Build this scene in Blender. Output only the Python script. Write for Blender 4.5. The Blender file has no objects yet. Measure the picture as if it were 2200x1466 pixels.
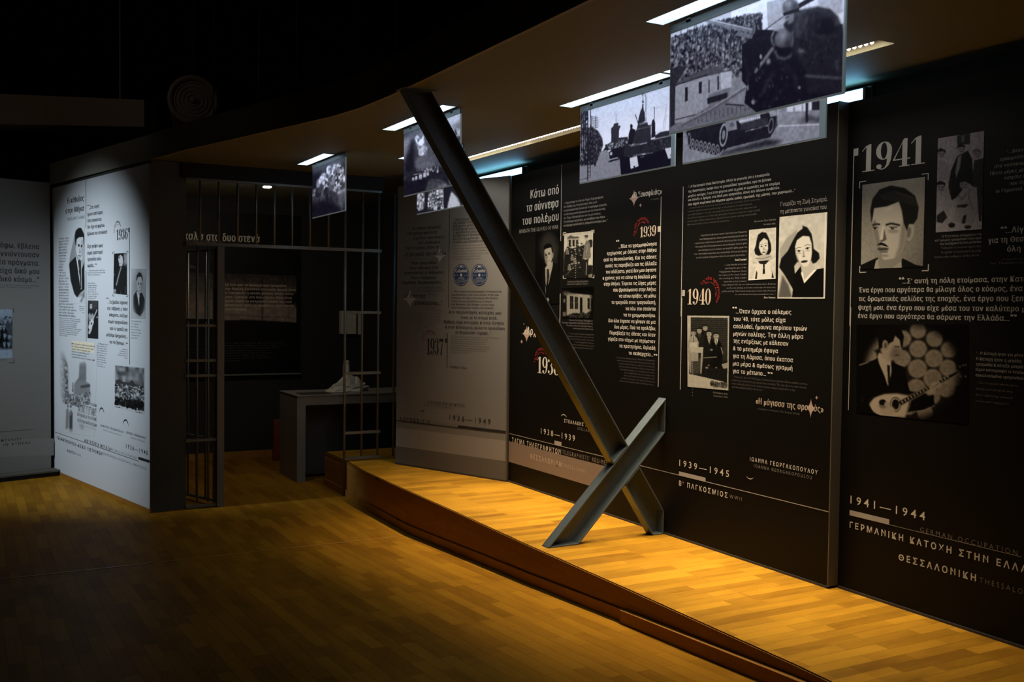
import bpy, math, random
import numpy as np
from mathutils import Vector, Matrix
from mathutils.geometry import tessellate_polygon

random.seed(7); np.random.seed(7)
S = bpy.context.scene
COL = S.collection

# ------------------------------------------------------------------ camera
# hall axes: x runs towards the text wall, y runs away from the viewer along it
FPX, CX, CY = 2139.0, 1100.0, 733.0
PITCH, ROLL = 0.0346, 0.012
CAM = np.array([-3.902, -7.145, 1.6])
fx, fy = 0.4811, 0.8767
cp, sp = math.cos(PITCH), math.sin(PITCH)
FWD = np.array([fx*cp, fy*cp, -sp])
R0 = np.array([fy, -fx, 0.0])
U0 = np.array([fx*sp, fy*sp, cp])
RGT = R0*math.cos(ROLL) + U0*math.sin(ROLL)
UPV = -R0*math.sin(ROLL) + U0*math.cos(ROLL)
cam = bpy.data.cameras.new('camera'); cam_o = bpy.data.objects.new('camera', cam); COL.objects.link(cam_o)
cam.sensor_width = 36.0; cam.lens = 36.0*FPX/2200.0; cam.clip_start = 0.05; cam.clip_end = 100
M = Matrix(((RGT[0], UPV[0], -FWD[0], CAM[0]), (RGT[1], UPV[1], -FWD[1], CAM[1]), (RGT[2], UPV[2], -FWD[2], CAM[2]), (0, 0, 0, 1)))
cam_o.matrix_world = M
cam.dof.use_dof = True; cam.dof.focus_distance = 6.0; cam.dof.aperture_fstop = 4.5
S.camera = cam_o

# ------------------------------------------------------------------ light, exposure
S.view_settings.view_transform = 'Standard'; S.view_settings.look = 'None'
S.view_settings.gamma = 1.0; S.view_settings.exposure = 0.0; S.view_settings.use_curve_mapping = False
W = bpy.data.worlds.new('world'); S.world = W; W.use_nodes = True
W.node_tree.nodes['Background'].inputs[0].default_value = (0.9, 0.85, 0.8, 1)
W.node_tree.nodes['Background'].inputs[1].default_value = 0.004
try:
    S.cycles.use_denoising = True
    S.cycles.max_bounces = 6; S.cycles.diffuse_bounces = 4
except Exception: pass

def spot(name, loc, target, power, color, angle, blend=1.0, radius=0.05):
    l = bpy.data.lights.new(name, 'SPOT'); l.energy = power; l.color = color; l.spot_size = math.radians(angle)
    l.spot_blend = blend; l.shadow_soft_size = radius
    o = bpy.data.objects.new(name, l); COL.objects.link(o); o.location = loc
    o.rotation_euler = (Vector(target)-Vector(loc)).to_track_quat('-Z', 'Y').to_euler()
    return o
def area(name, loc, target, sx, sy, power, color, spread=180, up='Y'):
    l = bpy.data.lights.new(name, 'AREA'); l.shape = 'RECTANGLE'; l.size = sx; l.size_y = sy
    l.energy = power; l.color = color; l.spread = math.radians(spread)
    o = bpy.data.objects.new(name, l); COL.objects.link(o); o.location = loc
    o.rotation_euler = (Vector(target)-Vector(loc)).to_track_quat('-Z', up).to_euler()
    return o
# exhibition spotlights hung high in the dark hall (cold on the white wall, amber on the oak), plus two added fills
spot('spot_on_white_panel', (-5.7, 1.5, 3.5), (-2.88, 2.85, 1.12), 640, (0.78, 0.91, 1.0), 55, 1.0, 0.06)
spot('fill_on_steel_cross', (-3.3, -4.9, 3.15), (-0.95, -2.05, 1.7), 14, (0.70, 0.84, 1.0), 19, 1.0, 0.05)  # added unseen fill to cool and lift the steel webs
spot('spot_on_grey_panel', (-4.6, 0.2, 4.3), (-3.75, 3.6, 1.2), 5, (1.0, 0.95, 0.88), 60, 1.0, 0.08)
spot('fill_on_duct', (-4.6, 0.0, 4.5), (-2.9, 3.6, 3.3), 11, (1.0, 0.84, 0.70), 75, 1.0, 0.05)  # added unseen fill so the ducts show against the black
spot('spot_on_hall_floor', (-3.3, -0.6, 4.5), (-2.6, 1.0, -0.16), 1.5, (1.0, 0.66, 0.32), 80, 1.0, 0.08)
spot('spot_on_pillar_floor', (-3.9, 0.8, 4.5), (-3.6, 1.9, -0.16), 10, (1.0, 0.70, 0.36), 60, 1.0, 0.08)

# ------------------------------------------------------------------ picking points on real planes
def ray(x, y): return FWD + RGT*(x-CX)/FPX - UPV*(y-CY)/FPX
def on_z(x, y, z):
    d = ray(x, y); return CAM + d*((z-CAM[2])/d[2])
def on_plane(x, y, P, n):
    d = ray(x, y); return CAM + d*(np.dot(np.array(P)-CAM, n)/np.dot(d, n))
def proj(p):
    v = np.array(p)-CAM; z = v@FWD; return (CX+FPX*(v@RGT)/z, CY-FPX*(v@UPV)/z)

# ------------------------------------------------------------------ materials
def mat(name, col, rough=0.6, metal=0.0, emit=None, estr=0.0, spec=0.5):
    m = bpy.data.materials.new(name); m.use_nodes = True; b = m.node_tree.nodes['Principled BSDF']
    b.inputs['Base Color'].default_value = (*col, 1); b.inputs['Roughness'].default_value = rough
    b.inputs['Metallic'].default_value = metal; b.inputs['Specular IOR Level'].default_value = spec
    if emit: b.inputs['Emission Color'].default_value = (*emit, 1); b.inputs['Emission Strength'].default_value = estr
    return m
def grainy(name, col, rough=0.6, scale=60, amt=0.12, bump=0.0, metal=0.0, spec=0.5):
    m = mat(name, col, rough, metal, spec=spec); nt = m.node_tree; b = nt.nodes['Principled BSDF']
    tc = nt.nodes.new('ShaderNodeTexCoord'); n = nt.nodes.new('ShaderNodeTexNoise'); n.inputs['Scale'].default_value = scale
    n.inputs['Detail'].default_value = 4
    nt.links.new(tc.outputs['Object'], n.inputs['Vector'])
    mx = nt.nodes.new('ShaderNodeMix'); mx.data_type = 'RGBA'
    mx.inputs[6].default_value = (*[c*(1-amt) for c in col], 1); mx.inputs[7].default_value = (*[min(1, c*(1+amt)) for c in col], 1)
    nt.links.new(n.outputs['Fac'], mx.inputs[0]); nt.links.new(mx.outputs[2], b.inputs['Base Color'])
    if bump:
        bp = nt.nodes.new('ShaderNodeBump'); bp.inputs['Strength'].default_value = bump; bp.inputs['Distance'].default_value = 0.002
        nt.links.new(n.outputs['Fac'], bp.inputs['Height']); nt.links.new(bp.outputs['Normal'], b.inputs['Normal'])
    return m
def wood(name, rot, c1, c2, rough=0.36, rowh=0.072, bw=0.46, ior=1.35):
    m = bpy.data.materials.new(name); m.use_nodes = True; nt = m.node_tree; b = nt.nodes['Principled BSDF']
    N = nt.nodes.new; L = nt.links.new
    tc = N('ShaderNodeTexCoord'); mp = N('ShaderNodeMapping'); mp.inputs['Rotation'].default_value = rot
    L(tc.outputs['Object'], mp.inputs['Vector'])
    def brick(offs, w, h, sq):
        t = N('ShaderNodeTexBrick'); t.offset = offs; t.offset_frequency = 2; t.squash = sq; t.squash_frequency = 3
        t.inputs['Scale'].default_value = 1.0; t.inputs['Brick Width'].default_value = w; t.inputs['Row Height'].default_value = h
        t.inputs['Mortar Size'].default_value = 0.0009; t.inputs['Mortar Smooth'].default_value = 0.2; t.inputs['Bias'].default_value = 0.0
        t.inputs['Color1'].default_value = (0, 0, 0, 1); t.inputs['Color2'].default_value = (1, 1, 1, 1); t.inputs['Mortar'].default_value = (0.35, 0.35, 0.35, 1)
        L(mp.outputs['Vector'], t.inputs['Vector']); return t
    t1 = brick(0.37, bw, rowh, 1.0)
    # second, coarser tone per row of staves
    t2 = brick(0.61, bw*1.7, rowh*3, 1.0)
    add = N('ShaderNodeMix'); add.data_type = 'RGBA'; add.inputs[0].default_value = 0.3
    L(t1.outputs['Color'], add.inputs[6]); L(t2.outputs['Color'], add.inputs[7])
    mp2 = N('ShaderNodeMapping'); mp2.inputs['Scale'].default_value = (3.0, 42.0, 42.0); L(mp.outputs['Vector'], mp2.inputs['Vector'])
    gr = N('ShaderNodeTexNoise'); gr.inputs['Scale'].default_value = 1.9; gr.inputs['Detail'].default_value = 8; gr.inputs['Distortion'].default_value = 1.6
    L(mp2.outputs['Vector'], gr.inputs['Vector'])
    mp3 = N('ShaderNodeMapping'); mp3.inputs['Scale'].default_value = (0.9, 3.2, 3.2); L(mp.outputs['Vector'], mp3.inputs['Vector'])
    g2 = N('ShaderNodeTexNoise'); g2.inputs['Scale'].default_value = 3; g2.inputs['Detail'].default_value = 3; L(mp3.outputs['Vector'], g2.inputs['Vector'])
    m1 = N('ShaderNodeMix'); m1.data_type = 'RGBA'; m1.inputs[0].default_value = 0.5
    L(add.outputs[2], m1.inputs[6]); L(gr.outputs['Fac'], m1.inputs[7])
    m2 = N('ShaderNodeMix'); m2.data_type = 'RGBA'; m2.inputs[0].default_value = 0.3
    L(m1.outputs[2], m2.inputs[6]); L(g2.outputs['Fac'], m2.inputs[7])
    cr = N('ShaderNodeValToRGB'); cr.color_ramp.elements[0].position = 0.30; cr.color_ramp.elements[1].position = 0.66
    cr.color_ramp.elements[0].color = (*c1, 1); cr.color_ramp.elements[1].color = (*c2, 1)
    L(m2.outputs[2], cr.inputs['Fac'])
    dk = N('ShaderNodeMix'); dk.data_type = 'RGBA'; dk.inputs[7].default_value = (*[c*0.45 for c in c1], 1)
    L(t1.outputs['Fac'], dk.inputs[0]); L(cr.outputs['Color'], dk.inputs[6]); L(dk.outputs[2], b.inputs['Base Color'])
    b.inputs['Specular IOR Level'].default_value = 0.3; b.inputs['IOR'].default_value = ior
    rr = N('ShaderNodeMapRange'); rr.inputs[3].default_value = rough-0.06; rr.inputs[4].default_value = rough+0.12
    L(gr.outputs['Fac'], rr.inputs[0]); L(rr.outputs[0], b.inputs['Roughness'])
    bp = N('ShaderNodeBump'); bp.inputs['Strength'].default_value = 0.12; bp.inputs['Distance'].default_value = 0.0015
    L(gr.outputs['Fac'], bp.inputs['Height']); L(bp.outputs['Normal'], b.inputs['Normal'])
    return m
HP = math.pi/2
MT = {}
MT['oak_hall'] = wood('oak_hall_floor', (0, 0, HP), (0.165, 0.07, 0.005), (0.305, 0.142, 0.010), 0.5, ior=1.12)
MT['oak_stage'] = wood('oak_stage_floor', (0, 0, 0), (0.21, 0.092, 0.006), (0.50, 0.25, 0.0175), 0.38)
MT['oak_riser'] = wood('oak_riser', (0, HP, HP), (0.28, 0.125, 0.022), (0.44, 0.22, 0.045), 0.45, 0.09, 1.2)
MT['oak_skirt'] = wood('oak_skirting', (HP, 0, HP), (0.21, 0.09, 0.015), (0.34, 0.155, 0.028), 0.4, 0.3, 2.4)
MT['board_black'] = grainy('black_display_board', (0.0040, 0.0036, 0.0028), 0.5, 300, 0.15, spec=0.12)
MT['board_edge'] = mat('board_edge_grey', (0.075, 0.068, 0.055), 0.6)
MT['board_edge_light'] = mat('board_edge_aluminium', (0.12, 0.105, 0.075), 0.5, 0.3)
MT['board_grey'] = grainy('grey_display_board', (0.165, 0.16, 0.15), 0.6, 200, 0.06)
MT['board_grey2'] = mat('grey_print_band_light', (0.24, 0.232, 0.22), 0.6)
MT['board_grey3'] = mat('grey_print_band_dark', (0.11, 0.105, 0.098), 0.6)
MT['board_white'] = grainy('white_display_board', (0.56, 0.58, 0.61), 0.6, 200, 0.04)
MT['board_dim'] = grainy('dim_grey_display_board', (0.17, 0.162, 0.15), 0.6, 200, 0.05)
MT['board_dim2'] = mat('dim_grey_print_band', (0.20, 0.192, 0.18), 0.6)
MT['pillar'] = grainy('olive_wall_paint', (0.05, 0.053, 0.042), 0.6, 90, 0.08)
MT['canopy'] = grainy('canopy_underside_paint', (0.155, 0.165, 0.11), 0.7, 30, 0.05)
MT['fascia'] = grainy('canopy_fascia_paint', (0.24, 0.235, 0.19), 0.6, 40, 0.06)
MT['dark'] = mat('black_paint', (0.012, 0.012, 0.012), 0.85)
MT['darkgrey'] = mat('dark_grey_paint', (0.03, 0.028, 0.025), 0.7)
MT['steel'] = grainy('painted_steel', (0.085, 0.108, 0.116), 0.42, 25, 0.16, 0.15, 0.25)
MT['bars'] = grainy('iron_bars', (0.19, 0.195, 0.175), 0.45, 80, 0.15, 0.0, 0.45)
MT['duct'] = mat('galvanised_duct', (0.30, 0.22, 0.15), 0.5, 0.0)
MT['rod'] = mat('hanger_rod', (0.6, 0.6, 0.6), 0.5, 0.0)
MT['slot'] = mat('slot_white_paint', (0.78, 0.8, 0.82), 0.6)
MT['slot_dark'] = mat('slot_dark_paint', (0.03, 0.025, 0.02), 0.7)
MT['lip'] = mat('slot_lip', (0.62, 0.55, 0.3), 0.5)
MT['diffuser'] = mat('cold_light_diffuser', (0.8, 0.8, 0.8), 0.5, 0, (0.62, 0.82, 1.0), 9.0)
MT['led'] = mat('led_dot', (0.8, 0.8, 0.8), 0.5, 0, (1.0, 0.80, 0.78), 6.0)
MT['tube'] = mat('fluorescent_tube', (0.8, 0.8, 0.8), 0.5, 0, (0.22, 0.60, 1.0), 11.0)
MT['downlight'] = mat('downlight_lens', (0.8, 0.8, 0.8), 0.5, 0, (1.0, 0.97, 0.85), 5.0)
MT['acrylic'] = mat('acrylic_sheet_edge', (0.62, 0.70, 0.72), 0.25, 0, (0.6, 0.75, 0.8), 0.10)
MT['shade_grey'] = mat('shade_strip_grey', (0.06, 0.066, 0.06), 0.5)  # dark tone for the added strip that mimics shade on the photos
MT['desk'] = grainy('grey_desk_laminate', (0.20, 0.18, 0.15), 0.5, 60, 0.1)
MT['desk_dark'] = mat('dark_desk_panel', (0.06, 0.052, 0.045), 0.6)
MT['maroon'] = mat('maroon_paint', (0.16, 0.028, 0.02), 0.5)
MT['pale'] = grainy('pale_cloth', (0.5, 0.48, 0.4), 0.8, 30, 0.2)
MT['ink_white'] = mat('ink_cream', (0.62, 0.60, 0.53), 0.6)
MT['ink_grey'] = mat('ink_grey', (0.20, 0.195, 0.18), 0.6)
MT['ink_mid'] = mat('ink_mid_grey', (0.36, 0.35, 0.32), 0.6)
MT['ink_beige'] = mat('ink_beige', (0.52, 0.44, 0.34), 0.6)
MT['ink_dim'] = mat('ink_dim', (0.085, 0.08, 0.072), 0.6)
MT['ink_black'] = mat('ink_black', (0.012, 0.012, 0.014), 0.6)
MT['ink_soft'] = mat('ink_soft_grey', (0.16, 0.165, 0.18), 0.6)
MT['ink_soft1'] = mat('ink_soft_brown', (0.095, 0.088, 0.076), 0.6)
MT['ink_red'] = mat('ink_red', (0.42, 0.035, 0.028), 0.6)
MT['ink_darkred'] = mat('ink_dark_red', (0.16, 0.03, 0.025), 0.6)
MT['ink_pink'] = mat('ink_pink', (0.44, 0.30, 0.25), 0.6)
MT['ink_silver'] = mat('ink_silver', (0.38, 0.37, 0.35), 0.6)
MT['ink_band'] = mat('ink_rose_grey_band', (0.22, 0.175, 0.145), 0.6)
MT['navy'] = mat('ink_navy', (0.012, 0.028, 0.075), 0.5)
MT['cream_card'] = mat('ink_cream_card', (0.75, 0.66, 0.50), 0.6)

# ------------------------------------------------------------------ mesh helpers
class MB:
    def __init__(s): s.v = []; s.f = []; s.mi = []
    def add(s, vs, fs, mi=0):
        o = len(s.v); s.v += [tuple(float(c) for c in v) for v in vs]; s.f += [[i+o for i in f] for f in fs]; s.mi += [mi]*len(fs); return s
    def box(s, a, b, mi=0):
        x0, y0, z0 = [min(p, q) for p, q in zip(a, b)]; x1, y1, z1 = [max(p, q) for p, q in zip(a, b)]
        return s.add([(x0,y0,z0),(x1,y0,z0),(x1,y1,z0),(x0,y1,z0),(x0,y0,z1),(x1,y0,z1),(x1,y1,z1),(x0,y1,z1)],
                     [(0,3,2,1),(4,5,6,7),(0,1,5,4),(1,2,6,5),(2,3,7,6),(3,0,4,7)], mi)
    def prism(s, poly, off, mi=0):          # polygon (3D points) extruded by a vector
        n = len(poly); p = [np.array(q, float) for q in poly]; q = [r+np.array(off, float) for r in p]
        nrm = sum((np.cross(p[i]-p[0], p[i+1]-p[0]) for i in range(1, n-1)), np.zeros(3))
        if nrm@np.array(off) > 0: p = p[::-1]; q = q[::-1]
        return s.add(p+q, [list(range(n)), list(range(2*n-1, n-1, -1))] + [(i, n+i, n+(i+1) % n, (i+1) % n) for i in range(n)], mi)
    def tube(s, a, b, r, n=12, mi=0, r2=None):
        a = Vector(a); b = Vector(b); d = (b-a).normalized(); u = d.orthogonal().normalized(); w = d.cross(u); r2 = r if r2 is None else r2
        vs = [a+(u*math.cos(t)+w*math.sin(t))*r for t in [2*math.pi*i/n for i in range(n)]] + [b+(u*math.cos(t)+w*math.sin(t))*r2 for t in [2*math.pi*i/n for i in range(n)]]
        return s.add(vs, [list(range(n-1, -1, -1)), list(range(n, 2*n))] + [(i, (i+1) % n, n+(i+1) % n, n+i) for i in range(n)], mi)
    def lathe(s, c, prof, n=24, axis='z', mi=0):
        vs = []; fs = []; m = len(prof)
        for i in range(n):
            t = 2*math.pi*i/n
            for r, h in prof:
                p = (r*math.cos(t), r*math.sin(t), h)
                if axis == 'y': p = (p[0], p[2], p[1])
                if axis == 'x': p = (p[2], p[0], p[1])
                vs.append((c[0]+p[0], c[1]+p[1], c[2]+p[2]))
        for i in range(n):
            for j in range(m-1):
                fs.append((i*m+j, ((i+1) % n)*m+j, ((i+1) % n)*m+j+1, i*m+j+1))
        return s.add(vs, fs, mi)
    def build(s, name, mats, parent=None, smooth=False, bevel=0.0):
        me = bpy.data.meshes.new(name); me.from_pydata(s.v, [], s.f)
        for m in (mats if isinstance(mats, (list, tuple)) else [mats]): me.materials.append(MT[m] if isinstance(m, str) else m)
        if len(me.materials) > 1: me.polygons.foreach_set('material_index', s.mi)
        if smooth: me.polygons.foreach_set('use_smooth', [True]*len(me.polygons))
        me.update(); o = bpy.data.objects.new(name, me); COL.objects.link(o)
        if bevel:
            bv = o.modifiers.new('bevel', 'BEVEL'); bv.width = bevel; bv.segments = 2; bv.limit_method = 'ANGLE'
        if parent is not None: o.parent = parent; o.matrix_parent_inverse = Matrix.Translation(-Vector(parent.location)) if parent.parent is None else Matrix.Identity(4)
        return o
def thing(name, loc, label, cat, group=None):
    o = bpy.data.objects.new(name, None); COL.objects.link(o); o.location = loc; o.empty_display_size = 0.1
    return tag(o, label, cat, group)
def tag(o, label, cat, group=None):
    o['label'] = label; o['category'] = cat
    if group: o['group'] = group
    return o
def struct(o, label=None): o['kind'] = 'structure'; return o
# ------------------------------------------------------------------ printed matter: lettering as real flat letter shapes
_fc = bpy.data.curves.new('lettering', 'FONT'); _fo = bpy.data.objects.new('lettering', _fc)
_cache = {}
class Glyph(np.ndarray):
    def __new__(c, v, copies): o = np.asarray(v).view(c); o.copies = copies; return o
    def __array_finalize__(s, o): s.copies = getattr(o, 'copies', 1)
def glyphs(txt, style):
    """outline mesh of one line of lettering at cap height 1: (verts n x 2, faces)"""
    k = (txt, style)
    if k in _cache: return _cache[k]
    off, smear, copies, track, res = STY[style]
    def outline(t):
        _fc.body = t; _fc.size = 1.0; _fc.offset = off; _fc.space_character = track; _fc.resolution_u = res
        _fo.to_mesh_clear(); me = _fo.to_mesh()
        a = np.empty(len(me.vertices)*3); me.vertices.foreach_get('co', a); a = a.reshape(-1, 3)[:, :2].copy()
        g = [list(p.vertices) for p in me.polygons]; _fo.to_mesh_clear(); return a, g
    # pi and theta fill in solid in the built-in face: set them from a plain arch and a ring with its own bar
    raw = txt; txt = txt.replace('π', 'п').replace('θ', '0').replace('Θ', 'O')
    v, f = outline(txt)
    for i, c in enumerate(raw):
        if c in 'θΘ':
            g = outline(txt[i])[0]; w_ = g[:, 0].max()-g[:, 0].min(); x1 = outline(txt[:i+1])[0][:, 0].max(); k0 = .1 if c == 'θ' else .3
            xa, xb, ym = x1-w_*(1-k0), x1-w_*k0, g[:, 1].max()*.5; o = len(v)
            v = np.vstack([v, [(xa, ym-.03), (xb, ym-.03), (xb, ym+.03), (xa, ym+.03)]]); f.append([o, o+1, o+2, o+3])
    n = len(v)
    vs = [v]; fs = list(f)
    for c in range(1, copies):              # thick upright strokes, hairline horizontals: smear sideways only
        vs.append(v + np.array([smear*c/(copies-1), 0])); fs += [[i+n*c for i in p] for p in f]
    v = np.vstack(vs)/0.682
    if len(v): v[:, 0] -= v[:, 0].min()
    v = Glyph(v, copies)
    _cache[k] = (v, fs); return _cache[k]
#        offset  smear copies tracking resolution
STY = {'sans': (0.0, 0, 1, 1.0, 1), 'sansb': (0.012, 0, 1, 1.0, 1), 'light': (-0.008, 0, 1, 1.0, 1),
       'cap': (0.004, 0, 1, 1.5, 2), 'capb': (0.018, 0, 1, 1.55, 2), 'caplight': (-0.012, 0, 1, 1.5, 2),
       'did': (-0.006, 0.066, 2, 1.12, 2), 'didh': (-0.012, 0.085, 3, 1.14, 4), 'dids': (-0.002, 0.045, 2, 1.08, 1), 'didl': (-0.012, 0.04, 2, 1.06, 1)}

def _el(cx, cy, rx, ry, a0, a1, n=20): return [(cx+rx*math.cos(math.radians(a0+(a1-a0)*i/n)), cy+ry*math.sin(math.radians(a0+(a1-a0)*i/n))) for i in range(n+1)]
def _cres(cx, cy, rx, ry, ix, iy, a0, a1): return _el(cx, cy, rx, ry, a0, a1)+_el(cx, cy, ix, iy, a1, a0)
def _ring(cx, cy, rx, ry, ix, iy): return [_cres(cx, cy, rx, ry, ix, iy, -90, 90), _cres(cx, cy, rx, ry, ix, iy, 90, 270)]
_tail = [(.5, .70), (.497, .52), (.47, .30), (.40, .12), (.30, .025), (.19, -.01), (.10, .03), (.12, .05), (.20, .025), (.28, .06), (.335, .18), (.352, .38), (.355, .70)]
NUM = {'1': [[(.14, 0), (.30, 0), (.30, 1.0), (.24, 1.0), (.14, .92)], [(.02, 0), (.42, 0), (.42, .035), (.02, .035)], [(.24, 1.0), (.14, .92), (.01, .76), (.0, .79), (.12, .95)]],
       '0': _ring(.25, .5, .25, .51, .10, .475), '8': _ring(.25, .755, .215, .255, .095, .225)+_ring(.25, .26, .25, .27, .105, .235),
       '9': _ring(.25, .68, .25, .33, .10, .295)+[_tail, _el(.10, .12, .085, .085, 0, 350, 14)],
       '3': [_cres(.22, .76, .23, .25, .085, .22, -90, 90), _cres(.21, .265, .27, .28, .115, .245, -90, 90), _cres(.22, .76, .2, .25, .18, .225, 90, 160), _cres(.21, .265, .2, .28, .18, .25, 200, 270), _el(.075, .80, .075, .085, 0, 350, 14), _el(.08, .15, .08, .09, 0, 350, 14)],
       '4': [[(.28, 0), (.43, 0), (.43, 1.0), (.33, 1.0), (.28, .92)], [(.33, 1.0), (.28, .86), (.045, .285), (.0, .285)], [(0, .25), (.52, .25), (.52, .29), (0, .29)], [(.19, 0), (.51, 0), (.51, .035), (.19, .035)]],
       '7': [[(.02, 1.0), (.02, .70), (.04, .70), (.08, .83), (.5, .83), (.5, 1.0)], [(.5, .84), (.46, .84), (.28, .45), (.20, .20), (.17, .0), (.33, .0), (.34, .22), (.40, .5)]]}
NUM['6'] = [[(.5-x, 1.0-y) for x, y in pl] for pl in NUM['9']]

class Panel:
    """a flat upright board: u runs along its foot, z up; prints lie a hair in front of it"""
    def __init__(s, P, d, n, root, tilt=0.0):
        s.P = np.array(P, float); s.d = np.array(d, float)/np.linalg.norm(d); s.n = np.array(n, float)/np.linalg.norm(n)
        s.root = root; s.tilt = tilt; s.lay = 0.0006; s.blocks = []
    def uz(s, x, y):
        p = on_plane(x, y, s.P, s.n); return np.array([(p-s.P)@s.d, p[2]])
    def w(s, uz, lay=1.0):
        uz = np.atleast_2d(uz)
        p = s.P[None, :]*np.array([1, 1, 0]) + uz[:, :1]*s.d[None, :] + s.n[None, :]*s.lay*lay
        p[:, 2] += uz[:, 1]; return p
    def flat(s, name, polys, ink, lay=1.0, label=None, parent=None):
        m = MB()
        for q in polys:
            q = [s.uz(*c) for c in q]; m.add(s.w(np.array(q), lay), [orient(q, s)])
        o = m.build(name, ink, parent or s.root)
        if label: o['label'] = label
        return o
    def rect(s, name, x0, y0, x1, y1, ink, lay=1.0, wpx=0, parent=None):   # level bar between two image points
        a = s.uz(x0, y0); b = s.uz(x1, y1); m = MB()
        q = [(a[0], a[1]), (b[0], a[1]), (b[0], b[1]), (a[0], b[1])]
        m.add(s.w(np.array(q), lay), [orient(q, s)]); return m.build(name, ink, parent or s.root)
def orient(q, s):
    n = len(q); ar = sum(q[i][0]*q[(i+1) % n][1]-q[(i+1) % n][0]*q[i][1] for i in range(n))
    up = np.cross(s.d, [0, 0, 1])@s.n        # +1 when (d, z) faces along n
    idx = list(range(n)); return idx if ar*up > 0 else idx[::-1]

class Block:
    """one block of lettering = one printed part of a panel"""
    def __init__(s, pan, name, ink, lay=2.0, label=None):
        s.p = pan; s.name = name; s.ink = ink; s.lay = lay; s.v = []; s.f = []; s.k = 0; s.label = label
    cr = (0, 0, 1)
    def q(s, x, y): return s.p.uz(s.cr[0]+x/s.cr[2], s.cr[1]+y/s.cr[2])
    def put(s, v, f, lay=None):
        up = np.cross(s.p.d, [0, 0, 1])@s.p.n
        s.k += 1
        cp_ = getattr(v, 'copies', 1); v = np.asarray(v); w = s.p.w(v, (s.lay if lay is None else lay) + 0.004*(s.k % 5)); o = s._n()
        if cp_ > 1: w = w + s.p.n[None, :]*np.repeat(np.arange(cp_), len(v)//cp_)[:, None]*0.00009
        s.v.append(w); s.f += [[i+o for i in (p if up > 0 else p[::-1])] for p in f]
    def _n(s): return sum(len(a) for a in s.v)
    def line(s, txt, x0, x1, y, cap, sty='sans', al='l'):
        """level line of lettering from image column x0 to x1; y = baseline at the aligned end; cap = cap height there"""
        v, f = glyphs(txt, sty)
        if not len(v): return s
        xa = x0 if al == 'l' else x1; a = s.q(xa, y); h = s.q(xa, y-cap)[1]-a[1]
        b = s.q(x1 if al == 'l' else x0, y)
        u0, u1 = (a[0], b[0]) if al == 'l' else (b[0], a[0])
        sgn = 1.0 if u1 > u0 else -1.0
        q = v.copy(); q[:, 0] = u0 + v[:, 0]/v[:, 0].max()*(u1-u0); q[:, 1] = a[1] + v[:, 1]*h + (q[:, 0]-a[0])*s.p.tilt*sgn
        s.put(q, f); return s
    def vis(s, txt, part, x0, xv, y, cap, sty='sans'):
        """left aligned line running out of sight: the first letters `part` reach column xv"""
        k = glyphs(txt, sty)[0][:, 0].max()/glyphs(part, sty)[0][:, 0].max()
        v, f = glyphs(txt, sty); a = s.q(x0, y); h = s.q(x0, y-cap)[1]-a[1]; b = s.q(xv, y)
        g = v.copy(); g[:, 0] = a[0]+v[:, 0]/v[:, 0].max()*(b[0]-a[0])*k; g[:, 1] = a[1]+v[:, 1]*h; s.put(g, f); return s
    def para(s, lines, x0, x1, y0, y1, cap, sty='sans', al='l'):
        """lines of one paragraph, baselines from y0 to y1 along the aligned edge, the longest spans x0..x1"""
        W_ = [glyphs(t, sty)[0][:, 0].max() if t.strip() else 0 for t in lines]; mx = max(W_); n = len(lines)
        xa = {'l': x0, 'r': x1, 'c': (x0+x1)/2}[al]
        A = s.q(xa, y0); B = s.q(xa, y1)
        i0 = W_.index(mx); h = s.q(xa, y0-cap)[1]-A[1]
        wid = abs(s.q(x1, (y0+y1)/2)[0]-s.q(x0, (y0+y1)/2)[0])
        sg = 1.0 if s.q(x1, y0)[0] > s.q(x0, y0)[0] else -1.0
        for i, t in enumerate(lines):
            if not W_[i]: continue
            v, f = glyphs(t, sty); k = i/max(1, n-1); base = A*(1-k)+B*k
            q = v*np.array([wid/mx*sg, h]); ww = W_[i]*wid/mx*sg
            sh = {'l': 0, 'r': -ww, 'c': -ww/2}[al]
            q[:, 0] += base[0]+sh; q[:, 1] += base[1] + (q[:, 0]-base[0])*s.p.tilt*sg
            s.put(q, f)
        return s
    def arc(s, txt, cx, cy, rpx, a0, a1, cap, sty='dids', inside=False):
        """lettering bent round a circle, degrees anticlockwise from the right"""
        v, f = glyphs(txt, sty); c = s.q(cx, cy); r = abs(s.q(cx, cy-rpx)[1]-c[1]); h = abs(s.q(cx, cy-cap)[1]-c[1])
        sg = 1.0 if s.q(cx+5, cy)[0] > c[0] else -1.0
        t = np.radians(a0 + (a1-a0)*v[:, 0]/v[:, 0].max()); rr = r + v[:, 1]*h
        s.put(np.stack([c[0]+sg*rr*np.cos(t), c[1]+rr*np.sin(t)], 1), f); return s
    def year(s, txt, x0, x1, y, cap):
        """numerals with fat uprights and hairline joins"""
        a = s.q(x0, y); e = s.q(x1, y); h = s.q(x0, y-cap)[1]-a[1]; n = len(txt); wd = [.46 if c == '1' else .54 for c in txt]; k = (e[0]-a[0])/(sum(wd)-.04); u = a[0]
        for c, w in zip(txt, wd):
            for pl in NUM[c]: 
                q = np.array(pl)*np.array([k, h]) + np.array([u, a[1]]); s.raw(q.tolist())
            u += w*k
        return s
    def poly(s, pts, lay=None):                # polygon in image points
        q = np.array([s.q(*c) for c in pts]); return s.raw(q, lay)
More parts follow.
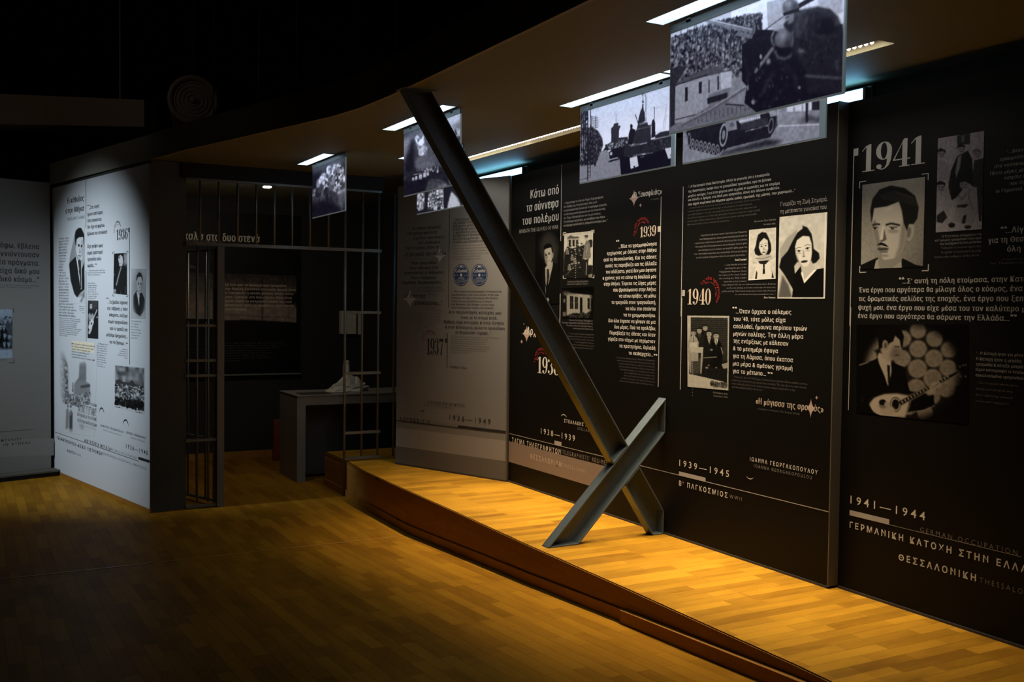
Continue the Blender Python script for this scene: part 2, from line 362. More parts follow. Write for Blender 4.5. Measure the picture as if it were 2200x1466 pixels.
    def raw(s, q, lay=None):
        q = np.array(q); n = len(q)
        ar = sum(q[i][0]*q[(i+1) % n][1]-q[(i+1) % n][0]*q[i][1] for i in range(n))
        if n > 4:
            tri = tessellate_polygon([[Vector((*c, 0)) for c in q]]); f = []
            for t in tri:
                t = list(t); A = (q[t[1]][0]-q[t[0]][0])*(q[t[2]][1]-q[t[0]][1])-(q[t[2]][0]-q[t[0]][0])*(q[t[1]][1]-q[t[0]][1])
                f.append(t if A > 0 else t[::-1])
        else: f = [list(range(n)) if ar > 0 else list(range(n))[::-1]]
        s.put(q, f, lay); return s
    def bar(s, x0, y0, x1, y1, wpx, horiz=None):     # straight rule between two image points, wpx thick
        a = s.q(x0, y0); b = s.q(x1, y1)
        horiz = abs(x1-x0) > abs(y1-y0) if horiz is None else horiz
        if horiz:
            t = abs(s.q(x0, y0+wpx)[1]-a[1])/2; tl = s.p.tilt*abs(b[0]-a[0])
            return s.raw([(a[0], a[1]-t), (b[0], a[1]-t+tl), (b[0], a[1]+t+tl), (a[0], a[1]+t)])
        t = abs(s.q(x0+wpx, y0)[0]-a[0])/2
        return s.raw([(a[0]-t, a[1]), (a[0]+t, a[1]), (a[0]+t, b[1]), (a[0]-t, b[1])])
    def brackets(s, x0, y0, x1, y1, L=10, w=2):       # four corner marks round a photo, image points at the left and right edge
        for (x, y, sx, sy) in ((x0, y0[0], 1, 1), (x0, y0[1], 1, -1), (x1, y1[0], -1, 1), (x1, y1[1], -1, -1)):
            s.bar(x, y, x+sx*L, y, w, True); s.bar(x, y, x, y+sy*L, w, False)
        return s
    def star(s, cx, cy, rx, ry):
        c = s.q(cx, cy); U = abs(s.q(cx+rx, cy)[0]-c[0]); V = abs(s.q(cx, cy-ry)[1]-c[1]); q = []
        for i in range(48):
            t = 2*math.pi*i/48; ct, st = math.cos(t), math.sin(t)
            q.append((c[0]+U*math.copysign(abs(ct)**3.2, ct), c[1]+V*math.copysign(abs(st)**3.2, st)))
        return s.raw(q)
    def disc(s, cx, cy, r, n=36, lay=None, r_in=0):
        c = s.q(cx, cy); R = abs(s.q(cx, cy-r)[1]-c[1]); ci = [(c[0]+R*math.cos(2*math.pi*i/n), c[1]+R*math.sin(2*math.pi*i/n)) for i in range(n)]
        if not r_in:
            s.put(np.array(ci), [list(range(n))], lay); return s
        Ri = R*r_in/r; ci += [(c[0]+Ri*math.cos(2*math.pi*i/n), c[1]+Ri*math.sin(2*math.pi*i/n)) for i in range(n)]
        s.put(np.array(ci), [(i, (i+1) % n, n+(i+1) % n, n+i) for i in range(n)], lay); return s
    def crescent(s, cx, cy, r, a0, a1, w):
        c = s.q(cx, cy); R = abs(s.q(cx, cy-r)[1]-c[1]); T = R*w/r; n = 18; q = []; k = []
        for i in range(n+1):
            t = math.radians(a0+(a1-a0)*i/n); th = T*math.sin(math.pi*i/n)+T*0.06
            q.append((c[0]+R*math.cos(t), c[1]+R*math.sin(t))); k.append((c[0]+(R-th)*math.cos(t), c[1]+(R-th)*math.sin(t)))
        return s.raw(q+k[::-1])
    def done(s, parent=None):
        me = bpy.data.meshes.new(s.name); V = np.vstack(s.v) if s.v else np.zeros((0, 3))
        me.from_pydata(V.tolist(), [], s.f); me.materials.append(MT[s.ink]); me.update()
        o = bpy.data.objects.new(s.name, me); COL.objects.link(o)
        pr = parent or s.p.root; o.parent = pr
        o.matrix_parent_inverse = Matrix.Translation(-Vector(pr.location)) if pr.parent is None else Matrix.Identity(4)
        if s.label: o['label'] = s.label
        return o

# ------------------------------------------------------------------ photographs: painted dot by dot into a fine grid of the print
def homog(src, dst):
    A = []; B = []
    for (x, y), (u, v) in zip(src, dst):
        A.append([x, y, 1, 0, 0, 0, -u*x, -u*y]); B.append(u); A.append([0, 0, 0, x, y, 1, -v*x, -v*y]); B.append(v)
    h = np.linalg.solve(np.array(A, float), np.array(B, float)); return np.append(h, 1).reshape(3, 3)
class Pic:
    """grey picture; drawing coordinates are those of a close-up (crop = x0, y0, scale) of the print, corners TL TR BR BL in image points"""
    def __init__(s, corners, crop, w, h, base=0.5, flatmap=False):
        s.c = corners; s.w = w; s.h = h; s.a = np.full((h, w), base, float); s.crop = crop
        s.H = homog(corners, [(0, 0), (1, 0), (1, 1), (0, 1)])
        yy, xx = np.mgrid[0:h, 0:w]; s.X = (xx+0.5)/w; s.Y = (yy+0.5)/h; s.rs = np.random.RandomState(w*7+h); s.alpha = None
    def m(s, pts):
        p = np.array(pts, float).reshape(-1, 2)/s.crop[2] + np.array(s.crop[:2]); q = np.c_[p, np.ones(len(p))]@s.H.T; return q[:, :2]/q[:, 2:]
    def mask(s, q, soft=0):
        acc = np.zeros((s.h, s.w))
        for ox, oy in ((-.25, -.25), (.25, -.25), (-.25, .25), (.25, .25)):
            X = s.X+ox/s.w; Y = s.Y+oy/s.h; ins = np.zeros((s.h, s.w), bool); n = len(q)
            for i in range(n):
                x0, y0 = q[i]; x1, y1 = q[(i+1) % n]
                if y0 == y1: continue
                c = ((y0 > Y) != (y1 > Y)) & (X < (x1-x0)*(Y-y0)/(y1-y0)+x0); ins ^= c
            acc += ins
        acc /= 4
        return blur(acc, soft) if soft else acc
    def _in(s, k, g, al=1.0):
        k = k*al; s.a = s.a*(1-k) + g*k; return s
    def poly(s, g, *pts, soft=0, al=1.0): return s._in(s.mask(s.m(pts), soft), g, al)
    def ell(s, g, cx, cy, rx, ry, rot=0, soft=0, al=1.0):
        r = math.radians(rot); pts = []
        for i in range(28):
            t = 2*math.pi*i/28; x, y = rx*math.cos(t), ry*math.sin(t); pts.append((cx+x*math.cos(r)-y*math.sin(r), cy+x*math.sin(r)+y*math.cos(r)))
        return s._in(s.mask(s.m(pts), soft), g, al)
    def line(s, g, wd, *pts, soft=0, al=1.0):
        p = np.array(pts, float).reshape(-1, 2)
        for a, b in zip(p[:-1], p[1:]):
            d = b-a; L = np.hypot(*d) or 1; n = np.array([-d[1], d[0]])/L*wd/2
            s._in(s.mask(s.m([a+n, b+n, b-n, a-n]), soft), g, al)
        return s
    def noise(s, amt, cells, mask=None, seed=0):
        r = np.random.RandomState(seed+cells); ch = max(2, int(cells*s.h/s.w)+1)
        z = up(r.rand(ch, cells+1), s.h, s.w)-0.5; s.a = s.a + z*amt*2*(1 if mask is None else mask); return s
    def area(s, *pts, soft=0): return s.mask(s.m(pts), soft)
    def dots(s, g0, g1, n, size, *pts, seed=1, tall=1.3):
        """many small blobs inside an area: crowds, leaves, rubble"""
        r = np.random.RandomState(seed); p = np.array(pts, float).reshape(-1, 2); lo, hi = p.min(0), p.max(0); k = 0
        while k < n:
            c = lo+(hi-lo)*r.rand(2); ins = False; m = len(p)
            for i in range(m):
                (x0, y0), (x1, y1) = p[i], p[(i+1) % m]
                if (y0 > c[1]) != (y1 > c[1]) and c[0] < (x1-x0)*(c[1]-y0)/(y1-y0)+x0: ins = not ins
            k += 1
            if ins:
                q = s.m([(c[0], c[1]), (c[0]+size*(0.6+0.8*r.rand()), c[1]+size*tall*(0.6+0.8*r.rand()))])
                x0, y0 = q[0]; rx, ry = abs(q[1]-q[0]); ix0, ix1 = int((x0-rx)*s.w), int((x0+rx)*s.w)+2; iy0, iy1 = int((y0-ry)*s.h), int((y0+ry)*s.h)+2
                ix0, iy0 = max(0, ix0), max(0, iy0)
                if ix0 >= ix1 or iy0 >= iy1: continue
                X = s.X[iy0:iy1, ix0:ix1]; Y = s.Y[iy0:iy1, ix0:ix1]
                if X.size == 0: continue
                e = np.clip(1.4-(((X-x0)/rx)**2+((Y-y0)/ry)**2), 0, 1); g = g0+(g1-g0)*r.rand()
                s.a[iy0:iy1, ix0:ix1] = s.a[iy0:iy1, ix0:ix1]*(1-e)+g*e
        return s
    def grad(s, fn): s.a = s.a*fn(s.X, s.Y); return s
    def soft(s, r): s.a = blur(s.a, r); return s
    def lin(s):
        a = np.clip(s.a, 0, 1); return np.where(a <= 0.04045, a/12.92, ((a+0.055)/1.055)**2.4)
def blur(a, r):
    r = int(round(r))
    if r < 1: return a
    for _ in range(2):
        for ax in (0, 1):
            p = np.pad(a, [(r+1, r) if i == ax else (0, 0) for i in (0, 1)], mode='edge'); c = np.cumsum(p, ax)
            a = (np.take(c, range(2*r+1, c.shape[ax]), ax)-np.take(c, range(0, c.shape[ax]-2*r-1), ax))/(2*r+1)
    return a
def up(z, h, w):
    ys = np.linspace(0, z.shape[0]-1.001, h); xs = np.linspace(0, z.shape[1]-1.001, w); y0 = ys.astype(int); x0 = xs.astype(int)
    fy_ = (ys-y0)[:, None]; fx_ = (xs-x0)[None, :]; fy_ = fy_*fy_*(3-2*fy_); fx_ = fx_*fx_*(3-2*fx_)
    y1 = np.minimum(y0+1, z.shape[0]-1); x1 = np.minimum(x0+1, z.shape[1]-1)
    return (z[np.ix_(y0, x0)]*(1-fy_)*(1-fx_)+z[np.ix_(y0, x1)]*(1-fy_)*fx_+z[np.ix_(y1, x0)]*fy_*(1-fx_)+z[np.ix_(y1, x1)]*fy_*fx_)

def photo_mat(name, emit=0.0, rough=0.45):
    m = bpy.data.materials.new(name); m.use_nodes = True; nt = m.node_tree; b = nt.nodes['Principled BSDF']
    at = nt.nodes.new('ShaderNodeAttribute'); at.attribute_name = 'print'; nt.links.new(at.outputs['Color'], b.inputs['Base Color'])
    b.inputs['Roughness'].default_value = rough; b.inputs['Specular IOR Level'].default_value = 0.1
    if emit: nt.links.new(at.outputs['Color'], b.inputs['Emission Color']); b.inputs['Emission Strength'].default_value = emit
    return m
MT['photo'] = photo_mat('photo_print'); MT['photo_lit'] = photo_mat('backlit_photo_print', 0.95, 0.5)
def print_mesh(name, pic, pts_fn, tint, ink, parent, flip=False, mix=None, label=None, floor_tone=(0, 0, 0)):
    """pts_fn(s, t) -> world points for picture fractions; mix = (colour, mask) lets the print fade into its ground"""
    w, h = pic.w, pic.h; S_, T_ = np.meshgrid(np.linspace(0, 1, w+1), np.linspace(0, 1, h+1))
    V = pts_fn(S_.ravel(), T_.ravel()); i = np.arange(h)[:, None]*(w+1)+np.arange(w)[None, :]
    q = np.stack([i, i+w+1, i+w+2, i+1], -1).reshape(-1, 4)
    if flip: q = q[:, ::-1]
    g = pic.lin(); C = g[..., None]*np.array(tint)[None, None, :] + (1-g[..., None])*np.array(floor_tone)[None, None, :]
    if pic.alpha is not None:
        al = pic.alpha[..., None]; C = C*al + np.array(mix)[None, None, :]*(1-al)
    # corner colours: average the four cells round each grid point
    P = np.pad(C, ((1, 1), (1, 1), (0, 0)), mode='edge'); D = (P[:-1, :-1]+P[1:, :-1]+P[:-1, 1:]+P[1:, 1:])/4
    me = bpy.data.meshes.new(name); me.vertices.add(len(V)); me.vertices.foreach_set('co', V.ravel())
    me.loops.add(q.size); me.polygons.add(len(q)); me.loops.foreach_set('vertex_index', q.ravel())
    me.polygons.foreach_set('loop_start', np.arange(0, q.size, 4)); me.update(calc_edges=True)
    at = me.color_attributes.new('print', 'FLOAT_COLOR', 'POINT')
    at.data.foreach_set('color', np.concatenate([D.reshape(-1, 3), np.ones((len(V), 1))], 1).ravel())
    me.materials.append(MT[ink]); me.validate(); o = bpy.data.objects.new(name, me); COL.objects.link(o)
    o.parent = parent; o.matrix_parent_inverse = Matrix.Translation(-Vector(parent.location)) if parent.parent is None else Matrix.Identity(4)
    if label: o['label'] = label
    return o
def stick(pan, name, pic, tint=(1, 1, 1), lay=3.0, mix=None, ink='photo', label=None, parent=None):
    """lay a print on a panel, its corners at the given points of the board"""
    q = [pan.uz(*c) for c in pic.c]
    Hm = homog([(0, 0), (1, 0), (1, 1), (0, 1)], q)
    def fn(a, b):
        r = np.stack([a, b, np.ones_like(a)], 1)@Hm.T; return pan.w(r[:, :2]/r[:, 2:], lay)
    upz = np.cross(pan.d, [0, 0, 1])@pan.n; e = (q[1]-q[0])[0] > 0
    return print_mesh(name, pic, fn, tint, ink, parent or pan.root, flip=(upz > 0) != e, mix=mix, label=label)
# ------------------------------------------------------------------ the setting
ZF, ZP, ZS, ZT = -0.16, 0.16, 2.78, 2.665      # hall floor, stage top, canopy underside, board tops
SEAM = -0.145
YT = -4.9
def zramp(y): return ZF if y >= SEAM else ZF + 0.052*(SEAM-max(y, YT))
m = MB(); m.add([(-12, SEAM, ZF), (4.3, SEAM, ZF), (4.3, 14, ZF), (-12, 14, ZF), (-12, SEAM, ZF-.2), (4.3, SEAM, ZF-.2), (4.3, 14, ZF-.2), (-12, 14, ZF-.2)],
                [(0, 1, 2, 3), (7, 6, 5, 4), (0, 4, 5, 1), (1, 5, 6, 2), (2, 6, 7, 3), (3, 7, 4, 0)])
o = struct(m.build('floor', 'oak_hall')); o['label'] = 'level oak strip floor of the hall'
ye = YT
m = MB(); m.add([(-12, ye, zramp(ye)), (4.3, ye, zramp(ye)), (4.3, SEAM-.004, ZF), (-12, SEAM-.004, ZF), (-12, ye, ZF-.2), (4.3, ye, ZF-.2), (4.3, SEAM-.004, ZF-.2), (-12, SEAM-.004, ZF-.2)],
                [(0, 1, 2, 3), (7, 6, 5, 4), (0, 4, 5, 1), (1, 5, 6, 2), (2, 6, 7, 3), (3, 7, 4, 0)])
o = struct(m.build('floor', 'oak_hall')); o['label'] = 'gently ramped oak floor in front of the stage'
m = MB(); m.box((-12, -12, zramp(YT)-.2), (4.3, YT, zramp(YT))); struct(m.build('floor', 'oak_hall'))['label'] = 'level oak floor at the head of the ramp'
m = MB(); m.box((-12, SEAM-.012, ZF-.01), (-.99, SEAM+.006, ZF+.003)); o = struct(m.build('trim_1', 'oak_skirt'))
# dark hall shell
m = MB(); m.box((-12, -12, 4.9), (4.3, 14, 5.1)); struct(m.build('ceiling', 'dark'))
m = MB(); m.box((-12, 13.8, ZF), (4.3, 14, 4.9)); struct(m.build('wall_back', 'dark'))
m = MB(); m.box((-12, -12, ZF), (-11.8, 13.8, 4.9)); struct(m.build('wall_left', 'dark'))
m = MB(); m.box((0.26, -12, ZF), (0.36, 4.3, 4.9)); struct(m.build('wall_right', 'dark'))
m = MB(); m.box((-2.78, 4.24, ZF), (0.26, 4.34, ZS)); struct(m.build('wall_cell', 'dark'))
m = MB(); m.box((-2.78, 4.225, ZF), (0.26, 4.24, ZF+.075)); struct(m.build('baseboard_cell', 'oak_skirt'))

# ------------------------------------------------------------------ canopy over the stage, with its light slots cut out
FRONT = [(-1.785, -7.2), (-1.785, -2.3), (-1.79, -1.85), (-1.812, -1.45), (-1.865, -1.1), (-2.0, -0.6), (-2.41, 0.9), (-2.535, 1.52), (-3.135, 3.97)]
OUT = FRONT + [(-3.0, 4.24), (0.25, 4.24), (0.25, -7.2)]
SLOT = {'A': (-1.437, -1.347, 0.455, 1.17), 'B': (-1.437, -1.347, -1.765, -0.80), 'F': (-1.437, -1.347, -4.80, -3.765),
        'C': (-0.842, -0.752, -0.60, 0.385), 'D': (-0.842, -0.752, -3.075, -2.105), 'E': (-0.842, -0.752, -4.13, -3.10)}
TR = (-0.405, -0.312, -4.065, 0.30)
def r4(t): return [(t[0], t[2]), (t[1], t[2]), (t[1], t[3]), (t[0], t[3])]
holes = [r4(v) for v in SLOT.values()] + [r4(TR)]
def plate(outer, holes, z, down):
    loops = [[Vector((*p, 0)) for p in outer]] + [[Vector((*p, 0)) for p in h] for h in holes]; flat = [p for l in loops for p in l]; f = []
    for t in tessellate_polygon(loops):
        a, b, c = [flat[i] for i in t]; ar = (b.x-a.x)*(c.y-a.y)-(c.x-a.x)*(b.y-a.y)
        if abs(ar) < 1e-9: continue
        f.append(tuple(t) if (ar > 0) != down else tuple(t)[::-1])
    return [(p.x, p.y, z) for p in flat], f
ZC = 2.985
can = MB(); can.add(*plate(OUT, holes, ZS, True)); o = struct(can.build('ceiling_canopy', 'canopy')); o['label'] = 'brown underside of the curved canopy above the stage'
fa = MB()
for (p, q) in zip(FRONT[:-1], FRONT[1:]):
    d = np.array([q[0]-p[0], q[1]-p[1]]); d /= np.hypot(*d); nn = np.array([-d[1], d[0]])*0.02       # outwards (-x)
    fa.prism([(p[0], p[1], ZS-.004), (q[0], q[1], ZS-.004), (q[0], q[1], ZC), (p[0], p[1], ZC)], (nn[0], nn[1], 0))
fa.add(*plate(OUT, [], ZC, False))
o = struct(fa.build('trim_2', 'fascia')); o['label'] = 'dark curved fascia along the canopy edge'

# ------------------------------------------------------------------ ceiling light slots
def slot_light(k, t, label):
    x0, x1, y0, y1 = t; r = thing('ceiling_light', ((x0+x1)/2, (y0+y1)/2, ZS), label, 'light', 'recessed slot lights in the canopy')
    h = ZS+0.16; e = 0.004; m = MB()
    m.box((x0-e, y0-e, ZS+.001), (x0, y1+e, h)); m.box((x1, y0-e, ZS+.001), (x1+e, y1+e, h)); m.box((x0, y0-e, ZS+.001), (x1, y0, h)); m.box((x0, y1, ZS+.001), (x1, y1+e, h)); m.box((x0-e, y0-e, h), (x1+e, y1+e, h+.004))
    m.build('housing', 'slot', r)
    m = MB(); m.box((x0+.004, y0+.004, ZS+.135), (x1-.004, y1-.004, ZS+.145)); m.build('diffuser', 'diffuser', r)
slot_light('A', SLOT['A'], 'white slot light above the hanging photo of dark clouds')
slot_light('B', SLOT['B'], 'white slot light crossed by the top of the steel beam')
slot_light('F', SLOT['F'], 'white slot light at the top edge above the largest hanging photo of soldiers')
slot_light('C', SLOT['C'], 'white slot light showing only a sliver left of the smoke photo')
slot_light('D', SLOT['D'], 'white slot light above the hanging photo of a street with a statue')
slot_light('E', SLOT['E'], 'white slot light hidden behind the soldiers photo, above the tank photo')
x0, x1, y0, y1 = TR
r = thing('ceiling_light', ((x0+x1)/2, (y0+y1)/2, ZS), 'long narrow dotted strip light trough in the canopy nearest the text wall', 'light')
m = MB(); h = ZS+0.12
m.box((x0-.004, y0, ZS+.001), (x0, y1, h)); m.box((x0-.004, y0-.004, ZS+.001), (x1+.004, y0, h)); m.box((x0-.004, y1, ZS+.001), (x1+.004, y1+.004, h)); m.box((x0-.004, y0, h), (x1+.004, y1, h+.004))
m.build('housing', 'slot_dark', r)
m = MB(); m.box((x1, y0, ZS-.003), (x1+.006, y1, h)); m.build('lip', 'lip', r)
m = MB(); y = y0+.05
while y < y1-.03:
    m.lathe((x0+.012, y, ZS+.0045), [(0.0001, -.010), (.007, -.006), (.009, 0), (.0001, .004)], 8); y += .033
m.build('led_strip', 'led', r)
for wd, pw, cl in ((64, (14.5, 14.5, 17, 14), (1.0, 0.80, 0.56)), (150, (3.6, 3.6, 3.6, 2.7), (1.0, 0.96, 0.88))):
    for i in range(4):
        ya = y1-.05-(i+0.5)*(y1-y0-.1)/4
        l = area('strip_lamp', (x0+.042, ya, ZS+.034), (x0+.042, ya, 0), 0.03, (y1-y0-.1)/4, pw[i], cl, wd)
        l.rotation_euler = (0, math.radians(-2), 0)
        l.parent = r; l.matrix_parent_inverse = Matrix.Translation(-Vector(r.location))

# ------------------------------------------------------------------ cold tubes hidden above the boards
def tube_light(x, y0, y1, z, label):
    r = thing('fluorescent_light', (x, (y0+y1)/2, z), label, 'light', 'cold tubes above the text boards'); m = MB()
    m.box((x-.018, y0, z+.004), (x+.018, y1, z+.062)); m.build('tube', 'tube', r, bevel=.006)
    m = MB(); m.box((x+.02, y0-.03, z), (x+.055, y1+.03, z+.075)); m.box((x-.018, y1+.003, z), (x+.02, y1+.02, z+.066)); m.box((x-.018, y0-.02, z), (x+.02, y0-.003, z+.066)); m.build('batten', 'darkgrey', r)
tube_light(0.09, -0.03, 0.85, ZT+.008, 'cold blue white tube glowing above the grey board behind the steel beam')
tube_light(0.13, -3.51, -3.16, ZT+.008, 'cold blue white tube glowing over the top of the 1941 board')

# ------------------------------------------------------------------ oak stage
st = thing('display_platform', (-0.45, -1.5, ZF), 'raised oak stage running along the text wall', 'platform')
EDGE = [(-0.838, 2.21), (-0.842, 1.573), (-0.89, 1.0), (-0.903, 0.2), (-0.915, -0.9), (-0.94, -2.0), (-0.945, -3.0), (-0.957, -3.6), (-0.965, -4.2), (-0.985, -4.6), (-1.03, -5.2), (-1.09, -5.8), (-1.16, -6.4)]
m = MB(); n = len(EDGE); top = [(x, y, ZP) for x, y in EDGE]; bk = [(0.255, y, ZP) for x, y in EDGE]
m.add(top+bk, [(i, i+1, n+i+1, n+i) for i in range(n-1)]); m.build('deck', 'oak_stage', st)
m = MB()
for (p, q) in zip(EDGE[:-1], EDGE[1:]):
    m.add([(p[0]-.004, p[1], ZP), (q[0]-.004, q[1], ZP), (q[0]+.012, q[1], ZP), (p[0]+.012, p[1], ZP), (p[0]-.004, p[1], ZP-.02), (q[0]-.004, q[1], ZP-.02)], [(0, 1, 2, 3), (0, 4, 5, 1)])
m.build('nosing', 'oak_skirt', st)
m = MB()
for (p, q) in zip(EDGE[:-1], EDGE[1:]):
    m.add([(p[0], p[1], ZP), (q[0], q[1], ZP), (q[0], q[1], zramp(q[1])-.05), (p[0], p[1], zramp(p[1])-.05)], [(0, 3, 2, 1)])
m.add([(-.838, 2.21, ZP), (.255, 2.21, ZP), (.255, 2.21, ZF), (-.838, 2.21, ZF)], [(0, 1, 2, 3)])
m.build('riser', 'oak_riser', st)
def skirt(name, pts, hgt, th, label=None, bot=None):
    m = MB()
    for (p, q) in zip(pts[:-1], pts[1:]):
        zb0 = zramp(p[1])-.02; zb1 = zramp(q[1])-.02; z0 = zramp(p[1])+hgt; z1 = zramp(q[1])+hgt
        m.add([(p[0]-th, p[1], zb0), (q[0]-th, q[1], zb1), (q[0]-th, q[1], z1), (p[0]-th, p[1], z0), (p[0], p[1], z0), (q[0], q[1], z1)], [(0, 3, 2, 1), (3, 4, 5, 2)])
    m.build(name, 'oak_skirt', st)
fine = []
for (p, q) in zip(EDGE[:-1], EDGE[1:]):
    for k in range(4): fine.append((p[0]+(q[0]-p[0])*k/4, p[1]+(q[1]-p[1])*k/4))
fine.append(EDGE[-1])
skirt('skirting', [p for p in fine if p[1] > -3.05], 0.062, 0.014)
skirt('skirting', [p for p in fine if p[1] < -2.95], 0.066, 0.034)
# ------------------------------------------------------------------ display boards
def board(name, A, B, n, z0, z1, th, mats, label, tilt=0.0):
    A = np.array(A, float); B = np.array(B, float); n = np.array([n[0], n[1]], float); n /= np.hypot(*n)
    r = thing(name, ((A[0]+B[0])/2, (A[1]+B[1])/2, z0), label, 'display board')
    m = MB(); q = [(A[0], A[1], z0), (B[0], B[1], z0), (B[0], B[1], z1), (A[0], A[1], z1)]
    back = -n*th
    p = [np.array(c) for c in q]; e = [c+np.array([back[0], back[1], 0]) for c in p]
    m.add(p, [(0, 1, 2, 3)], 0); m.add(p+e, [(7, 6, 5, 4), (0, 4, 5, 1), (1, 5, 6, 2), (2, 6, 7, 3), (3, 7, 4, 0)], 1)
    m.build('board', mats, r)
    return r, Panel((A[0], A[1], 0), (B[0]-A[0], B[1]-A[1], 0), (n[0], n[1], 0), r, tilt)
rGrey, pGrey = board('display_board', (-.493, 1.231), (-.018, 0.0), (-0.933, -0.36), ZP+.012, ZT, .03, ['board_grey', 'board_edge'], 'grey text board with two blue record labels and the year 1937')
rBlack, pBlack = board('display_board', (0, 0.0), (0, -3.469), (-1, 0), ZP+.012, ZT, .095, ['board_black', 'board_edge'], 'wide black text board with years 1938 to 1940 behind the steel cross')
rLast, pLast = board('display_board', (.062, -3.47), (.055, -6.6), (-1, 0), ZP+.012, ZT, .06, ['board_black', 'board_edge'], 'black text board headed 1941 at the right edge of the room')
dL = np.array([-2.57+3.115, 1.539-3.95]); nL = np.array([dL[1], -dL[0]])
rWhite, pWhite = board('display_board', (-3.135, 4.04), (-2.5675, 1.528), nL, ZF+.035, 2.745, .012, ['board_white', 'board_edge'], 'white text board lit cold with an oval portrait and the year 1936', tilt=-0.009)
nW = -nL/np.hypot(*nL); dW = dL/np.hypot(*dL); wq = [np.array([-3.135, 4.04])+nW*0.0125, np.array([-2.5675, 1.528])+nW*0.0125]
m = MB(); e = nW*0.30
m.prism([(wq[0][0], wq[0][1], ZF), (wq[1][0], wq[1][1], ZF), (wq[1][0], wq[1][1], ZS-.004), (wq[0][0], wq[0][1], ZS-.004)], (e[0], e[1], 0))
o = struct(m.build('wall_cell', 'pillar')); o['label'] = 'olive end wall carrying the white board'
m = MB(); f = -nW*0.014   # skirting under the white board
m.prism([(wq[0][0], wq[0][1], ZF), (wq[1][0], wq[1][1], ZF), (wq[1][0], wq[1][1], ZF+.033), (wq[0][0], wq[0][1], ZF+.033)], (f[0], f[1], 0)); struct(m.build('baseboard_cell', 'oak_skirt'))
# far left board on its plinth
dG = np.array([0.55, 0.181]); dG /= np.hypot(*dG); nG = np.array([dG[1], -dG[0]])
base = np.array([-3.10, 3.776]) ; g1 = base-nG*0.165; g0 = g1-dG*3.2
rDim, pDim = board('display_board', g0, g1-dG*0.0, nG, ZF+.062, 2.79, .03, ['board_dim', 'board_edge'], 'dim grey text board at the far left with a group photo')
pl = thing('plinth', (*(base-dG*1.5), ZF), 'low dark plinth under the far left grey board', 'plinth')
p0 = base-dG*3.2; p1 = base+dG*0.03
m = MB(); b_ = -nG*0.19
m.prism([(p0[0], p0[1], ZF+.045), (p1[0], p1[1], ZF+.045), (p1[0]+b_[0], p1[1]+b_[1], ZF+.045), (p0[0]+b_[0], p0[1]+b_[1], ZF+.045)], (0, 0, .016)); m.build('top', 'board_edge', pl)
c_ = -nG*0.02; m = MB()
m.prism([(p0[0]+c_[0], p0[1]+c_[1], ZF), (p1[0]+c_[0], p1[1]+c_[1], ZF), (p1[0]+b_[0], p1[1]+b_[1], ZF), (p0[0]+b_[0], p0[1]+b_[1], ZF)], (0, 0, .045)); m.build('recessed_base', 'dark', pl)
# edge strips of the black and grey boards (pale aluminium lines)
m = MB(); m.box((-.006, -3.4695, ZP+.012), (0.0, -3.4635, ZT)); m.build('edge_trim', 'board_edge_light', rBlack)
m = MB(); m.tube((-.021, .002, ZP+.012), (-.021, .002, ZT), .006, 8); m.build('edge_trim', 'board_edge_light', rGrey)
for rr, A, B in ((rGrey, (-.497, 1.229), (-.022, -.002)), (rBlack, (-.004, 0), (-.004, -3.46)), (rLast, (.056, -3.477), (.049, -6.6))):
    m = MB(); m.prism([(A[0], A[1], ZP), (B[0], B[1], ZP), (B[0], B[1], ZP+.013), (A[0], A[1], ZP+.013)], (0.02, 0.004, 0)); m.build('foot_strip', 'darkgrey', rr)

# ------------------------------------------------------------------ welded steel cross
YF, YB = -2.092, -2.016
sx = thing('steel_cross', (-0.6, -2.05, ZP), 'two crossing grey steel channel beams welded into an X on the oak stage', 'sculpture')
def clip(poly, a, b, c):        # keep a*x+b*z >= c
    out = []
    for i in range(len(poly)):
        p, q = poly[i], poly[(i+1) % len(poly)]; fp = a*p[0]+b*p[1]-c; fq = a*q[0]+b*q[1]-c
        if fp >= 0: out.append(p)
        if (fp >= 0) != (fq >= 0): t = fp/(fp-fq); out.append((p[0]+(q[0]-p[0])*t, p[1]+(q[1]-p[1])*t))
    return out
def channel(name, poly, t=0.0085, caps=()):
    """open-fronted steel channel: back web, flanges along the long edges, plates across the ends"""
    ar = sum(poly[i][0]*poly[(i+1) % len(poly)][1]-poly[(i+1) % len(poly)][0]*poly[i][1] for i in range(len(poly)))
    if ar < 0: poly = poly[::-1]
    n = len(poly); web = MB(); web.prism([(x, YB-.001, z) for x, z in poly], (0, -t, 0)); parts = [('web', web, None)]
    for i in range(n):
        p = np.array(poly[i]); q = np.array(poly[(i+1) % n]); d = (q-p)/np.hypot(*(q-p)); nn = np.array([-d[1], d[0]])   # inward
        inner = clip(poly, *(-nn), -(nn@p)-t)
        if len(inner) < 3: continue
        m = MB(); m.prism([(x, YF, z) for x, z in inner], (0, YB-YF-.0005, 0)); L = np.hypot(*(q-p))
        parts.append(('flange' if L > 0.45 else 'end_plate', m, None))
    o = parts[0][1].build(name, 'steel', sx, bevel=.0015)
    for nme, mm, _ in parts[1:]: mm.build(nme, 'steel', o, bevel=.002)
    return o
SH = [(-.868, ZP), (-.651, ZP), (-.009, .810), (-.009, 1.030)]
channel('short_beam', SH)
TLp = [(-1.815, ZS), (-1.652, ZS), (-.009, .312), (-.009, ZP), (-.093, ZP)]
